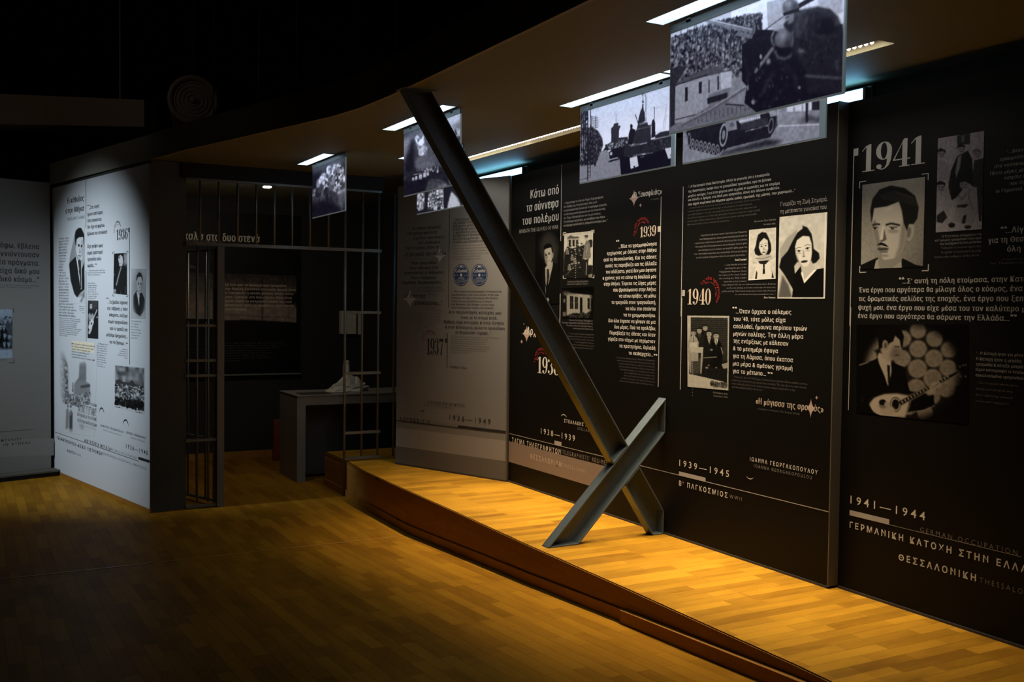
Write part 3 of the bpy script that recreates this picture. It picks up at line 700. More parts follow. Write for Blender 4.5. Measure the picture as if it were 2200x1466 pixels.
# short beam outline edges as half planes
d1 = np.array([-.004+.868, 1.035-ZP]); n1 = np.array([-d1[1], d1[0]]); n1 /= np.hypot(*n1)      # above the upper flange
d2 = np.array([-.004+.651, .815-ZP]); n2 = np.array([d2[1], -d2[0]]); n2 /= np.hypot(*n2)       # below the lower flange
up_ = clip(TLp, n1[0], n1[1], n1@np.array([-.868, ZP])+.001); lo_ = clip(TLp, n2[0], n2[1], n2@np.array([-.651, ZP])+.001)
channel('long_beam', up_); channel('long_beam_foot', lo_)
m = MB(); m.box((-1.83, -2.11, ZS-.005), (-1.63, -2.0, ZS)); m.build('top_plate', 'steel', sx)

# ------------------------------------------------------------------ prison grille
YG = 1.573
def gx(px, py): return on_plane(px, py, (0, YG, 0), (0, 1, 0))
m = MB(); m.box((-2.30, YG-.02, 2.655), (-.50, YG+.06, ZS)); o = struct(m.build('trim_3', 'dark')); o['label'] = 'dark header above the prison bars'
gr = thing('prison_grille', (-1.2, YG, ZF), 'tall grey iron prison bars filling the opening beside the grey board', 'grille')
zt = 2.648; zm = gx(600, 531)[2]; XR = -.515
m = MB(); m.box((-2.27, YG-.012, zt-.012), (XR, YG+.012, zt+.008)); m.build('top_rail', 'bars', gr)
m = MB(); m.box((-2.27, YG-.014, zm-.014), (XR, YG+.014, zm+.014)); m.build('middle_rail', 'bars', gr)
for px in (430, 470, 510.4, 550.5, 589.6, 627.8, 666, 706):
    x = gx(px, 470)[0]; m = MB(); m.tube((x, YG, zm), (x, YG, zt-.01), .0095, 12); m.build('bar', 'bars', gr, smooth=True)
zlo = ZP+.025
for i, px in enumerate((741.5, 778.5, 813, 847)):
    x = gx(px, 640)[0]; m = MB(); m.tube((x, YG, ZF if i == 0 else zlo), (x, YG, zt-.01), .012 if i == 0 else .0105, 12); m.build('bar', 'bars', gr, smooth=True)
xa = gx(741.5, 640)[0]
for py in (671.8, 801.5, 928.5): 
    z = gx(790, py)[2]; m = MB(); m.box((xa, YG-.012, z-.012), (XR, YG+.012, z+.012)); m.build('cross_rail', 'bars', gr)
m = MB(); m.box((xa, YG-.012, zlo-.012), (XR, YG+.012, zlo+.012)); m.build('bottom_rail', 'bars', gr)
jx0, jx1 = -2.015, -1.955
m = MB(); m.box((jx0, YG-.03, ZF), (jx1, YG+.03, zm-.014)); m.build('door_jamb', 'bars', gr, bevel=.003)
for px in (423.5, 447.5):
    x = gx(px, 800)[0]; m = MB(); m.tube((x, YG, ZF+.05), (x, YG, zm), .0095, 12); m.build('bar', 'bars', gr, smooth=True)
for py in (700, 775, 807.5, 946, 1087):
    z = gx(430, py)[2]; m = MB(); m.box((-2.27, YG-.012, z-.011), (jx0, YG+.012, z+.011)); m.build('cross_rail', 'bars', gr)
# barred door standing open into the cell
dr = thing('barred_door', (jx0+.01, YG+.04, ZF), 'barred iron cell door swung open behind the left prison bars', 'door')
hx, hy = jx0-.005, YG+.045; ex, ey = hx-.30, hy+.78
dv = np.array([ex-hx, ey-hy]); 
def dp(k): return hx+dv[0]*k, hy+dv[1]*k
for k, nm in ((0, 'stile'), (1, 'stile')):
    x, y = dp(k); m = MB(); m.box((x-.014, y-.014, ZF+.03), (x+.014, y+.014, zm-.03)); m.build(nm, 'bars', dr)
for i in range(1, 6):
    x, y = dp(i/6); m = MB(); m.tube((x, y, ZF+.04), (x, y, zm-.04), .0095, 10); m.build('bar', 'bars', dr, smooth=True)
for z in (ZF+.045, .42, .95, 1.45, zm-.045):
    m = MB(); m.tube((hx, hy, z), (ex, ey, z), .013, 8); m.build('rail', 'bars', dr)

# ------------------------------------------------------------------ inside the cell
rCell, pCell = board('display_board', (-2.75, 4.20), (-.49, 4.20), (0, -1), 0.80, 2.62, .03, ['board_black', 'board_edge'], 'dark text board with a brown street photo on the back wall behind the prison bars')
m = MB(); m.box((-2.75, 4.165, .785), (-.49, 4.2, .80)); m.build('ledge', 'bars', rCell)
dk = thing('desk', (-.55, 2.75, ZF), 'grey slab sided desk standing behind the prison bars', 'desk')
YD0, YD1 = 2.42, 3.04; XD0, XD1 = -1.052, .24; zd = .70
m = MB(); m.box((XD0, YD0, ZF), (XD0+.085, YD1, zd-.012)); m.build('side_slab', 'desk', dk)
m = MB(); m.box((XD1-.085, YD0, ZF), (XD1, YD1, zd-.012)); m.build('side_slab', 'desk', dk)
m = MB(); m.box((XD0-.004, YD0-.004, zd-.012), (XD1, YD1, zd)); m.build('top', 'desk', dk, bevel=.002)
m = MB(); m.box((XD0+.085, YD0, zd-.10), (XD1-.085, YD0+.02, zd-.012)); m.build('apron', 'desk', dk)
m = MB(); m.box((XD0+.085, YD0+.25, ZF+.03), (XD1-.085, YD0+.27, zd-.012)); m.build('modesty_panel', 'desk_dark', dk)
m = MB(); m.box((XD0+.06, YD0+.04, zd), (XD0+.36, YD0+.26, zd+.006)); tag(m.build('ledger', 'slot_dark'), 'thin black folder lying on the left end of the desk', 'folder')
def onY(px, py, y): return on_plane(px, py, (0, y, 0), (0, 1, 0))
# crumpled cloth, jar, post, wall boxes
c = onY(745, 835, 2.7); rs = np.random.RandomState(5); m = MB(); N1, N2 = 17, 7; vs = []; fs = []
for j in range(N2+1):
    for i in range(N1):
        t = 2*math.pi*i/N1; h = j/N2; r = (0.19-0.13*h)*(1+0.20*math.sin(2*t+1.7*h*3)+0.16*math.sin(5*t+5*h)+.22*(rs.rand()-.5))
        vs.append((c[0]+r*1.15*math.cos(t)+.05*h, c[1]+r*.6*math.sin(t), zd+0.004+0.12*h*(1+0.34*math.sin(2*t+.6)-0.2*math.sin(3*t)+.35*(rs.rand()-.5))))
for j in range(N2):
    for i in range(N1): fs.append((j*N1+i, j*N1+(i+1) % N1, (j+1)*N1+(i+1) % N1, (j+1)*N1+i))
fs.append(tuple(N2*N1+i for i in range(N1)))
m.add(vs, fs); tag(m.build('cloth_bundle', 'pale'), 'pale crumpled cloth bundle lying on the desk behind the bars', 'cloth')
c = onY(744, 802, 2.9)
jar = thing('jar', (c[0], 2.9, zd), 'slim pale cylindrical jar standing behind the cloth on the desk', 'jar')
m = MB(); m.lathe((c[0], 2.9, zd+.0), [(.001, 0), (.034, 0), (.036, .02), (.036, .26), (.03, .275)], 20); m.build('body', 'pale', jar, smooth=True)
m = MB(); m.lathe((c[0], 2.9, zd+.275), [(.031, 0), (.033, .003), (.033, .028), (.03, .034), (.001, .035)], 20); m.build('lid', 'pale', jar, smooth=True)
a0 = onY(586, 980, 3.9); 
m = MB(); m.box((a0[0], 3.86, ZF), (a0[0]+.075, 3.92, .30)); tag(m.build('post', 'maroon', bevel=.004), 'short maroon post standing on the cell floor left of the desk', 'post')
bx = thing('wall_box', (0.1, 3.1, 1.5), 'pale twin wall box seen through the bars above the desk', 'box')
q0 = onY(731, 668, 4.2); q1 = onY(763, 718, 4.2); q2 = onY(769, 671, 4.2); q3 = onY(808, 719, 4.2)
m = MB(); m.box((q0[0], 4.16, q1[2]), (q1[0], 4.24, q0[2])); m.build('left_box', 'pale', bx, bevel=.004)
m = MB(); m.box((q2[0], 4.17, q3[2]), ((q2[0]+q3[0])/2-.006, 4.24, q2[2])); m.build('right_door', 'pale', bx, bevel=.003)
m = MB(); m.box(((q2[0]+q3[0])/2+.006, 4.17, q3[2]), (q3[0], 4.24, q2[2])); m.build('right_door', 'pale', bx, bevel=.003)
bx.location = (q1[0], 4.2, q1[2])
for ch in bx.children: ch.matrix_parent_inverse = Matrix.Translation(-Vector(bx.location))
dl = thing('downlight', (0, 0, 0), 'small bright rectangular ceiling lamp seen between the prison bars', 'light')
c = onY(574, 402, 2.0); dl.location = (c[0], 2.0, c[2])
m = MB(); m.box((c[0]-.032, 1.97, c[2]-.006), (c[0]+.032, 2.03, c[2]+.006)); m.build('lens', 'downlight', dl)
m = MB(); m.box((c[0]-.045, 1.96, c[2]+.0065), (c[0]+.045, 2.04, ZS-.002)); m.build('housing', 'darkgrey', dl)
l = area('cell_lamp', (c[0], 2.0, c[2]-.012), (c[0]-.1, 3.7, 0.9), .06, .06, 9, (1.0, .84, .66), 160); l.parent = dl; l.matrix_parent_inverse = Matrix.Translation(-Vector(dl.location))

# ------------------------------------------------------------------ things up in the dark
def rod(px, ytop, ybot, x, lab, r=.006):
    # a hanger dropping from the dark ceiling to the canopy top, at hall depth given by its x
    p = on_plane(px, ybot, (x, 0, 0), (1, 0, 0)); m = MB(); m.tube((p[0], p[1], ZC), (p[0], p[1], 4.9), r, 8)
    return tag(m.build('hanger_rod', 'rod', smooth=True), lab, 'rod', 'thin rods holding up the canopy')
rod(556, 0, 222, -2.05, 'brightest thin rod hanging from the dark ceiling to the canopy', .008)
rod(459, 0, 240, -2.15, 'thin rod dropping beside the round dark duct end')
rod(637, 0, 200, -1.9, 'faint rod, next one right of the brightest rod')
rod(773, 0, 160, -1.72, 'thin rod above the left part of the bend in the canopy edge')
rod(850, 0, 127, -1.70, 'thin rod right above the top of the long steel beam')
rod(1048, 0, 8, -1.7, 'short visible rod at the top edge of the picture')
rod(258, 0, 305, -2.45, 'faintest thin rod over the white board')
c = np.array([-2.09, 2.2, 3.43]); ax = c-CAM; ax[2] = 0; ax /= np.linalg.norm(ax)
du = thing('ventilation_duct', tuple(c), 'round dark ventilation duct end above the canopy', 'duct')
m = MB(); m.tube(c, c+ax*1.6, .205, 36); m.build('pipe', 'duct', du)
def ring(c, ax, prof, n=40):
    u = np.cross(ax, [0, 0, 1]); u /= np.linalg.norm(u); w = np.cross(u, ax); vs = []; fs = []; k = len(prof)
    for i in range(n):
        t = 2*math.pi*i/n
        for r, h in prof: vs.append(c+(u*math.cos(t)+w*math.sin(t))*r+ax*h)
    for i in range(n):
        for j in range(k-1): fs.append((i*k+j, i*k+j+1, ((i+1) % n)*k+j+1, ((i+1) % n)*k+j))
    return vs, fs
for hh in (.25, 1.2):
    p_ = c+ax*hh; m = MB(); m.box((p_[0]-.012, p_[1]-.012, p_[2]+.2), (p_[0]+.012, p_[1]+.012, 4.9)); m.build('hanger', 'darkgrey', du)
m = MB(); m.add(*ring(c, ax, [(.222, .03), (.222, -.02), (.205, -.03), (.18, -.02), (.175, -.005)])); m.build('rim', 'duct', du, smooth=True)
m = MB()
for r in (.15, .115, .08, .045): m.add(*ring(c, ax, [(r+.012, -.004), (r+.006, -.014), (r, -.004)]))
m.add(*ring(c, ax, [(.03, -.004), (.022, -.03), (.001, -.034)])); m.build('diffuser_cone', 'duct', du, smooth=True)
m = MB(); A = np.array([-3.9, 4.33]); B = np.array([-2.32, 3.47]); n_ = np.array([B[1]-A[1], -(B[0]-A[0])]); n_ = n_/np.hypot(*n_)*-.4
m.prism([(A[0]-3, A[1]+1.63, 3.40), (B[0], B[1], 3.36), (B[0], B[1], 3.63), (A[0]-3, A[1]+1.63, 3.78)], (n_[0], n_[1], 0)); o = m.build('duct', 'duct'); tag(o, 'long brown rectangular duct in the dark at the upper left', 'duct')

# ------------------------------------------------------------------ hanging photographs on acrylic sheets
HP_ = {'A': (-1.325, 1.092, .257, 'hanging photo of dark billowing clouds in front of the prison bars'),
       'B': (-1.325, -.913, -1.784, 'hanging photo of a smoke column, half hidden by the top of the steel beam'),
       'C': (-.735, .235, -.609, 'hanging photo of ruined walls peeking out below the smoke photo'),
       'D': (-.735, -2.175, -3.070, 'hanging photo of a bright street with dark statue figures on a vehicle'),
       'E': (-.735, -3.135, -4.085, 'hanging photo of a tank on a road, behind the soldiers photo'),
       'F': (-1.325, -3.788, -4.733, 'largest hanging photo of helmeted soldiers at a gun, nearest the camera')}
ZB, ZH = 2.325, 2.772
HANG = {}
for k, (x, ya, yb, lab) in HP_.items():
    r = thing('hanging_photo', (x, (ya+yb)/2, ZB), lab, 'photo panel', 'photographs hanging from the canopy')
    m = MB(); m.box((x, yb, ZB), (x+.008, ya, ZH)); m.build('acrylic_sheet', 'acrylic', r, bevel=.001)
    for yy in (ya-.12, yb+.12):
        m = MB(); m.box((x-.004, yy-.015, ZH-.012), (x+.012, yy+.015, ZS+.0)); m.build('clip', 'bars', r)
    m = MB(); m.box((x-.004, yb, ZH-.032), (x+.0095, ya, ZH+.001)); m.build('shade_strip', 'shade_grey', r, bevel=.001)  # added dark strip in place of the shade band along the photo top
    mr = {'D': .03, 'E': .035}.get(k, .008); mb = .007
    cor3 = [(x-.0015, ya-.004, ZH-.004), (x-.0015, yb+mr, ZH-.004), (x-.0015, yb+mr, ZB+mb), (x-.0015, ya-.004, ZB+mb)]
    HANG[k] = (r, [proj(c) for c in cor3], cor3)
def hang_print(k, pic, tint):
    pic.a = np.clip(pic.a, 0, 1)**1.35*1.06
    r, cpx, c3 = HANG[k]; a, b, c, d = [np.array(q) for q in c3]
    def fn(s, t):
        s = s[:, None]; t = t[:, None]; return (a*(1-s)+b*s)*(1-t)+(d*(1-s)+c*s)*t
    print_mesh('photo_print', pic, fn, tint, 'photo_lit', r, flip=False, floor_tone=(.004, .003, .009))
# ------------------------------------------------------------------ lettering of the boards
def B(p, name, ink, cr=None, lay=2.0, label=None):
    b = Block(p, name, ink, lay, label)
    if cr: b.cr = cr
    return b
# ---- grey board
g1, g2, g3 = (840, 360, 4.582), (840, 680, 4.0714), (840, 600, 6.665)
p = pGrey
B(p, 'print_band', 'board_grey2', lay=1).poly([(851, 918.3), (1089.6, 947.9), (1088.6, 991.5), (850.3, 958.5)]).done()
B(p, 'print_band', 'board_grey3', lay=1).poly([(850.3, 958.5), (1088.6, 991.5), (1087.7, 1033.5), (849.8, 995.5)]).done()
B(p, 'star', 'ink_silver', g1, 1.5).star(480, 868, 66, 82).done()
B(p, 'star', 'ink_silver', g1, 1.5).star(188, 1293, 72, 95).done()
b = B(p, 'quotation', 'ink_black', g1)
for t, x0, x1, y, c, s in (('“...Το πρώτο τραγούδι', 170, 490, 618, 30, 'did'), ('που γραμμοφώνησα,', 160, 458, 664, 28, 'did'), ('ή μάλλον που έπαιξα', 220, 528, 712, 28, 'did'),
        ('κατ’ επιθυμίαν', 268, 487, 756, 28, 'did'), ('της εταιρείας, ήταν το', 145, 468, 808, 28, 'did'), ('«Σιγά καλέ την άμαξα»', 135, 545, 876, 36, 'did'),
        ('Όπου τραγουδάει', 195, 450, 956, 28, 'did'), ('ένας υπέροχος τότε', 185, 465, 1004, 28, 'did'), ('τραγουδιστής & άνθρωπος.', 130, 522, 1052, 28, 'did'),
        ('Ήταν ο αξέχαστος', 195, 450, 1100, 28, 'did'), ('Δημήτρης Περδικόπουλος...”', 112, 537, 1147, 28, 'did'), ('«Σ’ έναν τεκέ', 133, 342, 1284, 40, 'did'), ('μπουκάρανε»...”', 235, 507, 1352, 40, 'did')): b.line(t, x0, x1, y, c, s)
b.done()
b = B(p, 'small_print', 'ink_soft1', g1).line('Siga kale tin amaxa', 200, 470, 908, 14).line('«Απ’ τα χίλια φορά θα, κλάψω', 205, 505, 1190, 18, 'dids').line('τόσα που διαβάζω τα πέραντα', 250, 522, 1220, 18, 'dids').line('Τσίλης του”', 358, 458, 1253, 18, 'dids').line('«S’ enan teke bukarane»', 290, 440, 1386, 14).line('(They raided a tekke)', 340, 500, 1407, 14)
b.cr = g3; b.para(['“...The first song that I recorded, or rather', 'that I played at the request of the company', 'was “Siga kale tin amaxa”. It was sung by', 'a great singer and human being of the time,', 'the unforgettable Dimitris', 'Perdikopoulos...”'], 245, 715, 497, 690, 20, 'sans', 'c').done()
B(p, 'small_print', 'ink_black', g1).para(['“...Είχα στενούς φίλους', 'στις κάποιες Ελληνικές', 'πολύ φωνές μπουζούκι', 'καταπληκτικά τραγούδια', 'το φιλλόδη & οι επόμενοι', 'της Κολούμπια Νέστορα', '& με χίλια κομμάτια που', 'το πρώτο μου τραγούδι του'], 610, 905, 528, 746, 24, 'dids').done()
B(p, 'small_print', 'ink_soft1', g1).para(['I had very good friends during the tour', 'some Greek, played on the bouzouki', 'voices, amazing songs which followed', 'of the Columbia company and the next', 'Nestor with a thousand pieces', 'on my first song was recorded'], 612, 960, 778, 910, 16).done()
B(p, 'paragraph', 'ink_black', g3).para(['“...Όταν πήγα στη δισκογραφική Αντιπροσωπία', 'Λαμπρόπουλος, που ήταν μέτοχοι & εκεί μου', 'εταιρείες που είχε η οικονόμου, δεν θέλουν', 'έλεγε να κυκλοφορήσουν με το όνομα', 'της Μάσσυρη. Εκεί βγήκαν τα καλύτερα', 'γιατί το θεωρούσα τυχερό, που λέγεται.'], 868, 1580, 187, 415, 22, 'did').done()
b = B(p, 'quotation', 'ink_black', g3)
for t, x0, x1, y in (('...& οι περισσότερες επιτυχίες μου', 798, 1580, 487), ('είναι με το όνομα αυτό.', 1005, 1520, 565), ('Βέβαια, είχα επιτυχίες & στην Οντεόν', 760, 1620, 628), ('& στην Κολούμπια, αλλά το σκυλάδικο', 780, 1630, 700), ('το θεωρούσα τυχερό...”', 918, 1440, 776)): b.line(t, x0, x1, y, 38, 'did')
b.done()
B(p, 'small_print', 'ink_soft1', g3).para(['“...When I went to the record company of Lambropoulos,', 'who was a shareholder, I said that we should', 'get some success for the companies he had.', 'He told me to circulate the records under', 'the name of Massyris. Most of my hits came out', 'with this name. I certainly had hits with Odeon', 'and Columbia as well, but I considered this', 'name to be a lucky one...”'], 858, 1545, 822, 1048, 20).done()
B(p, 'year', 'ink_black', g3).year('1937', 513, 748, 1070, 225).done()
B(p, 'arched_caption', 'ink_darkred', g3).arc('Τα νέα τραγούδια', 553, 872, 122, 196, 34, 28).arc('The new songs', 553, 872, 92, 180, 60, 18, 'sans').done()
B(p, 'rule', 'ink_black', g1).bar(577, 400, 563, 1380, 5, False).done()
b = B(p, 'rule', 'ink_black', g3).bar(809, 775, 803, 1265, 9, False); b.bar(777, 878, 806, 880, 58, True).done()
B(p, 'caption', 'ink_black', g3).line('His Master’s Voice', 846, 1084, 1270, 34, 'dids').done()
B(p, 'caption', 'ink_black', g2).line('ΣΤΡΑΤΟΣ ΠΑΓΙΟΥΜΤΖΗΣ', 318, 645, 763, 24, 'capb').done()
B(p, 'caption', 'ink_soft1', g2).line('STRATOS PAGIOUMTZIS', 285, 540, 785, 20, 'cap').done()
B(p, 'arc_mark', 'ink_black', g2).crescent(276, 803, 31, 205, 335, 7).done()
b = B(p, 'timeline', 'ink_black').bar(851.5, 903.8, 985, 918, 1.6, True); b.poly([(983.7, 914), (1090, 926.5), (1090, 932.5), (983.7, 919.8)]).done()
B(p, 'timeline_caption', 'ink_black', g2).line('1936—1949', 512, 872, 905, 44, 'cap').line('ΛΟΓΟΚΡΙΣΙΑ', 75, 345, 914, 32, 'capb').done()
B(p, 'timeline_caption', 'ink_soft1', g2).line('CENSORSHIP', 350, 572, 945, 26, 'caplight').done()
for cx in (692, 871):
    r = B(p, 'record_label', 'navy', g1, 2, 'dark blue round record label').disc(cx, 1058, 107).done()
    b = B(p, 'lettering', 'ink_silver', g1, 3).line('Columbia', cx-56, cx+58, 1035, 36, 'didh').disc(cx, 1058, 98, r_in=95).disc(cx, 1060, 14)
    b.line('TRADE MARK', cx-28, cx+28, 990, 11).line('ELECTRIC', cx-62, cx-26, 1066, 9).line('RECORD', cx+26, cx+62, 1066, 9).line('ΔΗΜΟΤΙΚΟΝ', cx-30, cx+30, 1095, 11).line('ΣΤΡΑΤΟΣ ΠΑΓΙΟΥΜΤΖΗΣ', cx-50, cx+50, 1115, 10).line('ΛΑΪΚΗ ΟΡΧΗΣΤΡΑ', cx-38, cx+38, 1132, 9)
    b.poly([(cx-14, 970), (cx+14, 970), (cx+9, 980), (cx-9, 980)]).done(r)

# ---- wide black board
b1, b2, b3, b4, b5, b6, b7, b8, b9 = (1080, 340, 4.072), (1080, 680, 3.858), (1440, 340, 4.311), (1440, 640, 4.887), (1440, 920, 4.071), (1205, 420, 18.33), (1200, 680, 9.164), (1470, 360, 8.8), (1490, 480, 8.62)
p = pBlack
B(p, 'headline', 'ink_white', b1).line('Κάτω από', 245, 492, 310, 74, 'didh', 'r').line('τα σύννεφα', 209, 490, 427, 74, 'didh', 'r').line('του πολέμου', 172, 490, 544, 74, 'didh', 'r').done()
B(p, 'subheading', 'ink_mid', b1).line('BENEATH THE CLOUDS OF WAR', 148, 487, 617, 34, 'light', 'r').done()
B(p, 'rule', 'ink_mid', b1).bar(518, 55, 510, 725, 5, False).bar(505, 1185, 498, 1445, 6, False).done()
B(p, 'paragraph', 'ink_mid', b6).para(['“...Στρατεύτηκα το 1938 στο Τάγμα Τηλεγραφητών', 'στο Χαϊδάρι της Θεσσαλονίκης, όπου μετά', 'το στρατόπεδο είχε βολικά και το πρόσφορο τραγούδι,', 'το οδοντικό μουσείο βρισκόταν με στη Θεσσαλονίκη,', 'στο Τάγμα Τηλεγραφητών από τις μου στάσεις.', 'Στο διάστημα της θητείας μου κατέβηκα στην Αθήνα', 'και έγραψα πολλές από τις αξέχαστες επιτυχίες μου...”'], 115, 1840, 350, 1235, 78, 'dids').done()
B(p, 'corner_marks', 'ink_white', b1).brackets(531, (653, 1052), 800, (629, 1047), 26, 5).done()
B(p, 'caption', 'ink_grey', b1).line('Του Βασίλη στο Τάγμα Τηλεγραφητών', 567, 750, 1083, 13, 'sans', 'r').line('Soldier in the Telegraphists’ Regiment', 562, 750, 1104, 13, 'sans', 'r').done()
B(p, 'star', 'ink_pink', b1, 1.5).star(1150, 350, 46, 76).star(1206, 412, 13, 20).done()
B(p, 'song_title', 'ink_white', b1).line('«Ο Σακαφλιάς»', 1133, 1392, 312, 48, 'didh', 'r').done()
B(p, 'small_print', 'ink_grey', b1).line('«O Sakaflias»', 1296, 1372, 358, 13, 'sans', 'r').done()
b = B(p, 'rule', 'ink_mid', b1).bar(1388, 335, 1371, 1466, 6, False); b.cr = b2; b.bar(1300, 0, 1291, 585, 6, False).done()
b = B(p, 'year', 'ink_beige', b1).year('1939', 1202, 1342, 693, 92); b.bar(1357, 621, 1382, 621, 48, True).done()
B(p, 'arched_caption', 'ink_red', b1).arc('Τα νέα τραγούδια', 1222, 640, 102, 197, 36, 27).arc('The new songs', 1222, 640, 76, 188, 60, 17, 'sans').done()
Q = [('...Όλα τα γραμμοφώνησα', 1015, 1349, 763), ('ερχόμενος με άδειες στην Αθήνα', 915, 1348, 818), ('από τη Θεσσαλονίκη. Και τις άδειες', 885, 1347, 877), ('αυτές τις παραβίαζα και τις άλλαζα', 900, 1347, 935), ('του αδόξαστο, γιατί δεν μου έφτανε', 903, 1345, 992), ('ο χρόνος για να κάνω τη δουλειά μου', 876, 1344, 1049),
     ('στην Αθήνα. Έπρεπε τις λίγες μέρες', 887, 1344, 1106), ('που βρισκόμουνα στην Αθήνα', 970, 1343, 1163), ('να κάνω πρόβες, να μάθω', 1018, 1342, 1220), ('το τραγούδι στον τραγουδιστή,', 953, 1342, 1278), ('να πάω στο στούντιο', 1075, 1340, 1335), ('να το γραμμοφωνήσω.', 1057, 1340, 1393), ('Και όλα έπρεπε να γίνουν σε μια', 927, 1338, 1450)]
b = B(p, 'quotation', 'ink_white', b1)
for i, (t, x0, x1, y) in enumerate(Q): b.line(t, x0, x1, y, 32, 'did' if i < 3 else 'dids', 'r')
b.line('“', 993, 1021, 762, 46, 'didh'); b.cr = b7
for t, x0, x1, y in (('δυο μέρες. Πού να προλάβω;', 1100, 1912, 275), ('Παραβίαζα τις άδειες και όταν', 1008, 1909, 402), ('γύριζα στο τάγμα με περίμεναν', 975, 1906, 532), ('τα κρατητήρια, δηλαδή', 1195, 1905, 662), ('το πειθαρχείο...', 1380, 1865, 792)): b.line(t, x0, x1, y, 72, 'did', 'r')
b.line('”', 1874, 1946, 845, 105, 'didh').done()
B(p, 'small_print', 'ink_dim', b7).para(['“...I recorded everything coming to Athens from Thessaloniki', 'with leaves. And I used to violate these leaves to the edge,', 'because in Athens I hadn’t enough time to do my work.', 'In the few days I was in Athens, I had to rehearse, teach', 'the song to the singer, go to the studio and record it,', 'and everything had to be done in a day or two.', 'How could I catch up? I was violating the leaves', 'and when I returned to the regiment, the detention', 'centre, i.e. the disciplinary office, was waiting for me...”'], 1120, 1900, 892, 1368, 34, 'sans', 'r').done()
B(p, 'caption', 'ink_grey', b7).para(['Η κατοικία του Τάγματος Τηλεγραφητών', 'όπου έγραψε μερικά από τα καλύτερα τραγούδια του', 'The detention centre of the Telegraphists’ Regiment,', 'where he wrote some of his best songs'], 75, 677, 105, 268, 32, 'sans', 'r').done()
B(p, 'small_print', 'ink_dim', b7).para(['“...I was transferred to the Telegraphists’', 'Regiment in Thessaloniki, where after the', 'barracks I played the most songs. Five months', 'of the Telegraphists’ Regiment', 'during my military service, I spent', 'some of my unforgettable hits...”'], 130, 700, 378, 655, 32, 'sans', 'r').done()
B(p, 'star', 'ink_pink', b2, 1.5).star(200, 145, 42, 72).star(158, 210, 12, 20).star(177, 64, 6, 10).done()
B(p, 'song_title', 'ink_white', b2).line('«Αρχόντισσα»', 180, 470, 150, 62, 'didh').done()
B(p, 'year', 'ink_white', b2).year('1938', 288, 470, 468, 136).done()
B(p, 'arched_caption', 'ink_red', b2).arc('Τα νέα τραγούδια', 320, 370, 92, 190, 36, 25).arc('The new songs', 320, 370, 68, 180, 55, 16, 'sans').done()
B(p, 'arc_mark', 'ink_white', b2).crescent(507, 873, 61, 38, 142, 6).done()
B(p, 'caption', 'ink_white', b2).line('ΣΤΕΛΛΑΚΗΣ ΠΕΡΠΙΝΙΑΔΗΣ', 510, 890, 878, 26, 'capb').done()
B(p, 'caption', 'ink_grey', b2).line('STELLAKIS PERPINIADIS', 622, 910, 940, 22, 'cap').done()
b = B(p, 'timeline', 'ink_mid').bar(1094.4, 931.7, 1783.2, 1101, 1.15, True); b.cr = b2; b.bar(430, 1047, 488, 1065, 36, True); b.cr = b5; b.bar(78, 397, 310, 450, 36, True).done()
B(p, 'timeline_caption', 'ink_white', b2).line('1938—1939', 318, 600, 972, 46, 'cap').line('ΤΑΓΜΑ ΤΗΛΕΓΡΑΦΗΤΩΝ', 78, 482, 1042, 36, 'capb').done()
B(p, 'timeline_caption', 'ink_mid', b2).line('TELEGRAPHISTS’ REGIMENT', 487, 900, 1138, 34, 'caplight').done()
b = B(p, 'print_band', 'ink_band', lay=1); a0 = p.uz(1093.6, 948.3); a1 = p.uz(1092.6, 992.2); e = p.uz(1312, 1010)
b.raw([(a1[0], a1[1]), (e[0], a1[1]), (e[0], a0[1]), (a0[0], a0[1])]).done()
B(p, 'timeline_caption', 'ink_beige', b2).line('ΘΕΣΣΑΛΟΝΙΚΗ', 228, 486, 1178, 38, 'capb').line('THESSALONIKI', 492, 686, 1246, 30, 'caplight').done()
b = B(p, 'rule', 'ink_mid', b3).bar(122, 262, 110, 1466, 6, False).bar(111, 1250, 137, 1250, 56, True); b.cr = b4; b.bar(124, 0, 117, 965, 7, False).done()
b = B(p, 'paragraph', 'ink_white', b8)
for i, (t, x1, y) in enumerate((('“...Η δικτατορία είναι δικτατορία. Αλλά το γεγονός ότι η λογοκρισία', 1612, 388), ('της δικτατορίας έκοψε όλα τα χασικλίδικα τραγούδια, εγώ το βρίσκω', 1642, 478), ('μεγάλο ευτύχος. Γιατί έτσι φύγανε από τη μέση οι αμανέδες και τα τσιγάρα', 1802, 565), ('και άνοιξε ο δρόμος στα δικά μου τραγούδια, όπως και άλλων συνθετών,', 1808, 640), ('που είχαν ευγένεια και θέματα ωραία λαϊκά, ερωτικά, της μάνας, του χωρισμού...”', 2095, 722))): b.line(t, 78, x1, y, 44, 'did' if i > 2 else 'dids')
b.done()
B(p, 'small_print', 'ink_dim', b8).para(['“...A dictatorship is a dictatorship. But the fact that the censorship of the dictatorship', 'cut all the hashish songs (recorded songs on the pleasure of using drugs and', 'especially hashish), to me was a great gain. Because this is how the amanedes and', 'the tobacco songs got out of the way, giving thus the place to my own songs, as well', 'as the songs of other composers, songs which were about courtesy and beautiful', 'folk themes, such as love, motherhood, separation...”'], 65, 1440, 788, 1098, 32).done()
B(p, 'caption', 'ink_mid', b3).line('Γνωρίζει τη Ζωή Σαμαρά,', 1025, 1457, 397, 40, 'light', 'r').line('τη μετέπειτα γυναίκα του.', 1020, 1456, 468, 38, 'light', 'r').done()
B(p, 'caption', 'ink_grey', b3).line('He meets Zoe Samara', 780, 979, 575, 18, 'sans', 'r').line('his later wife.', 868, 979, 612, 18, 'sans', 'r').done()
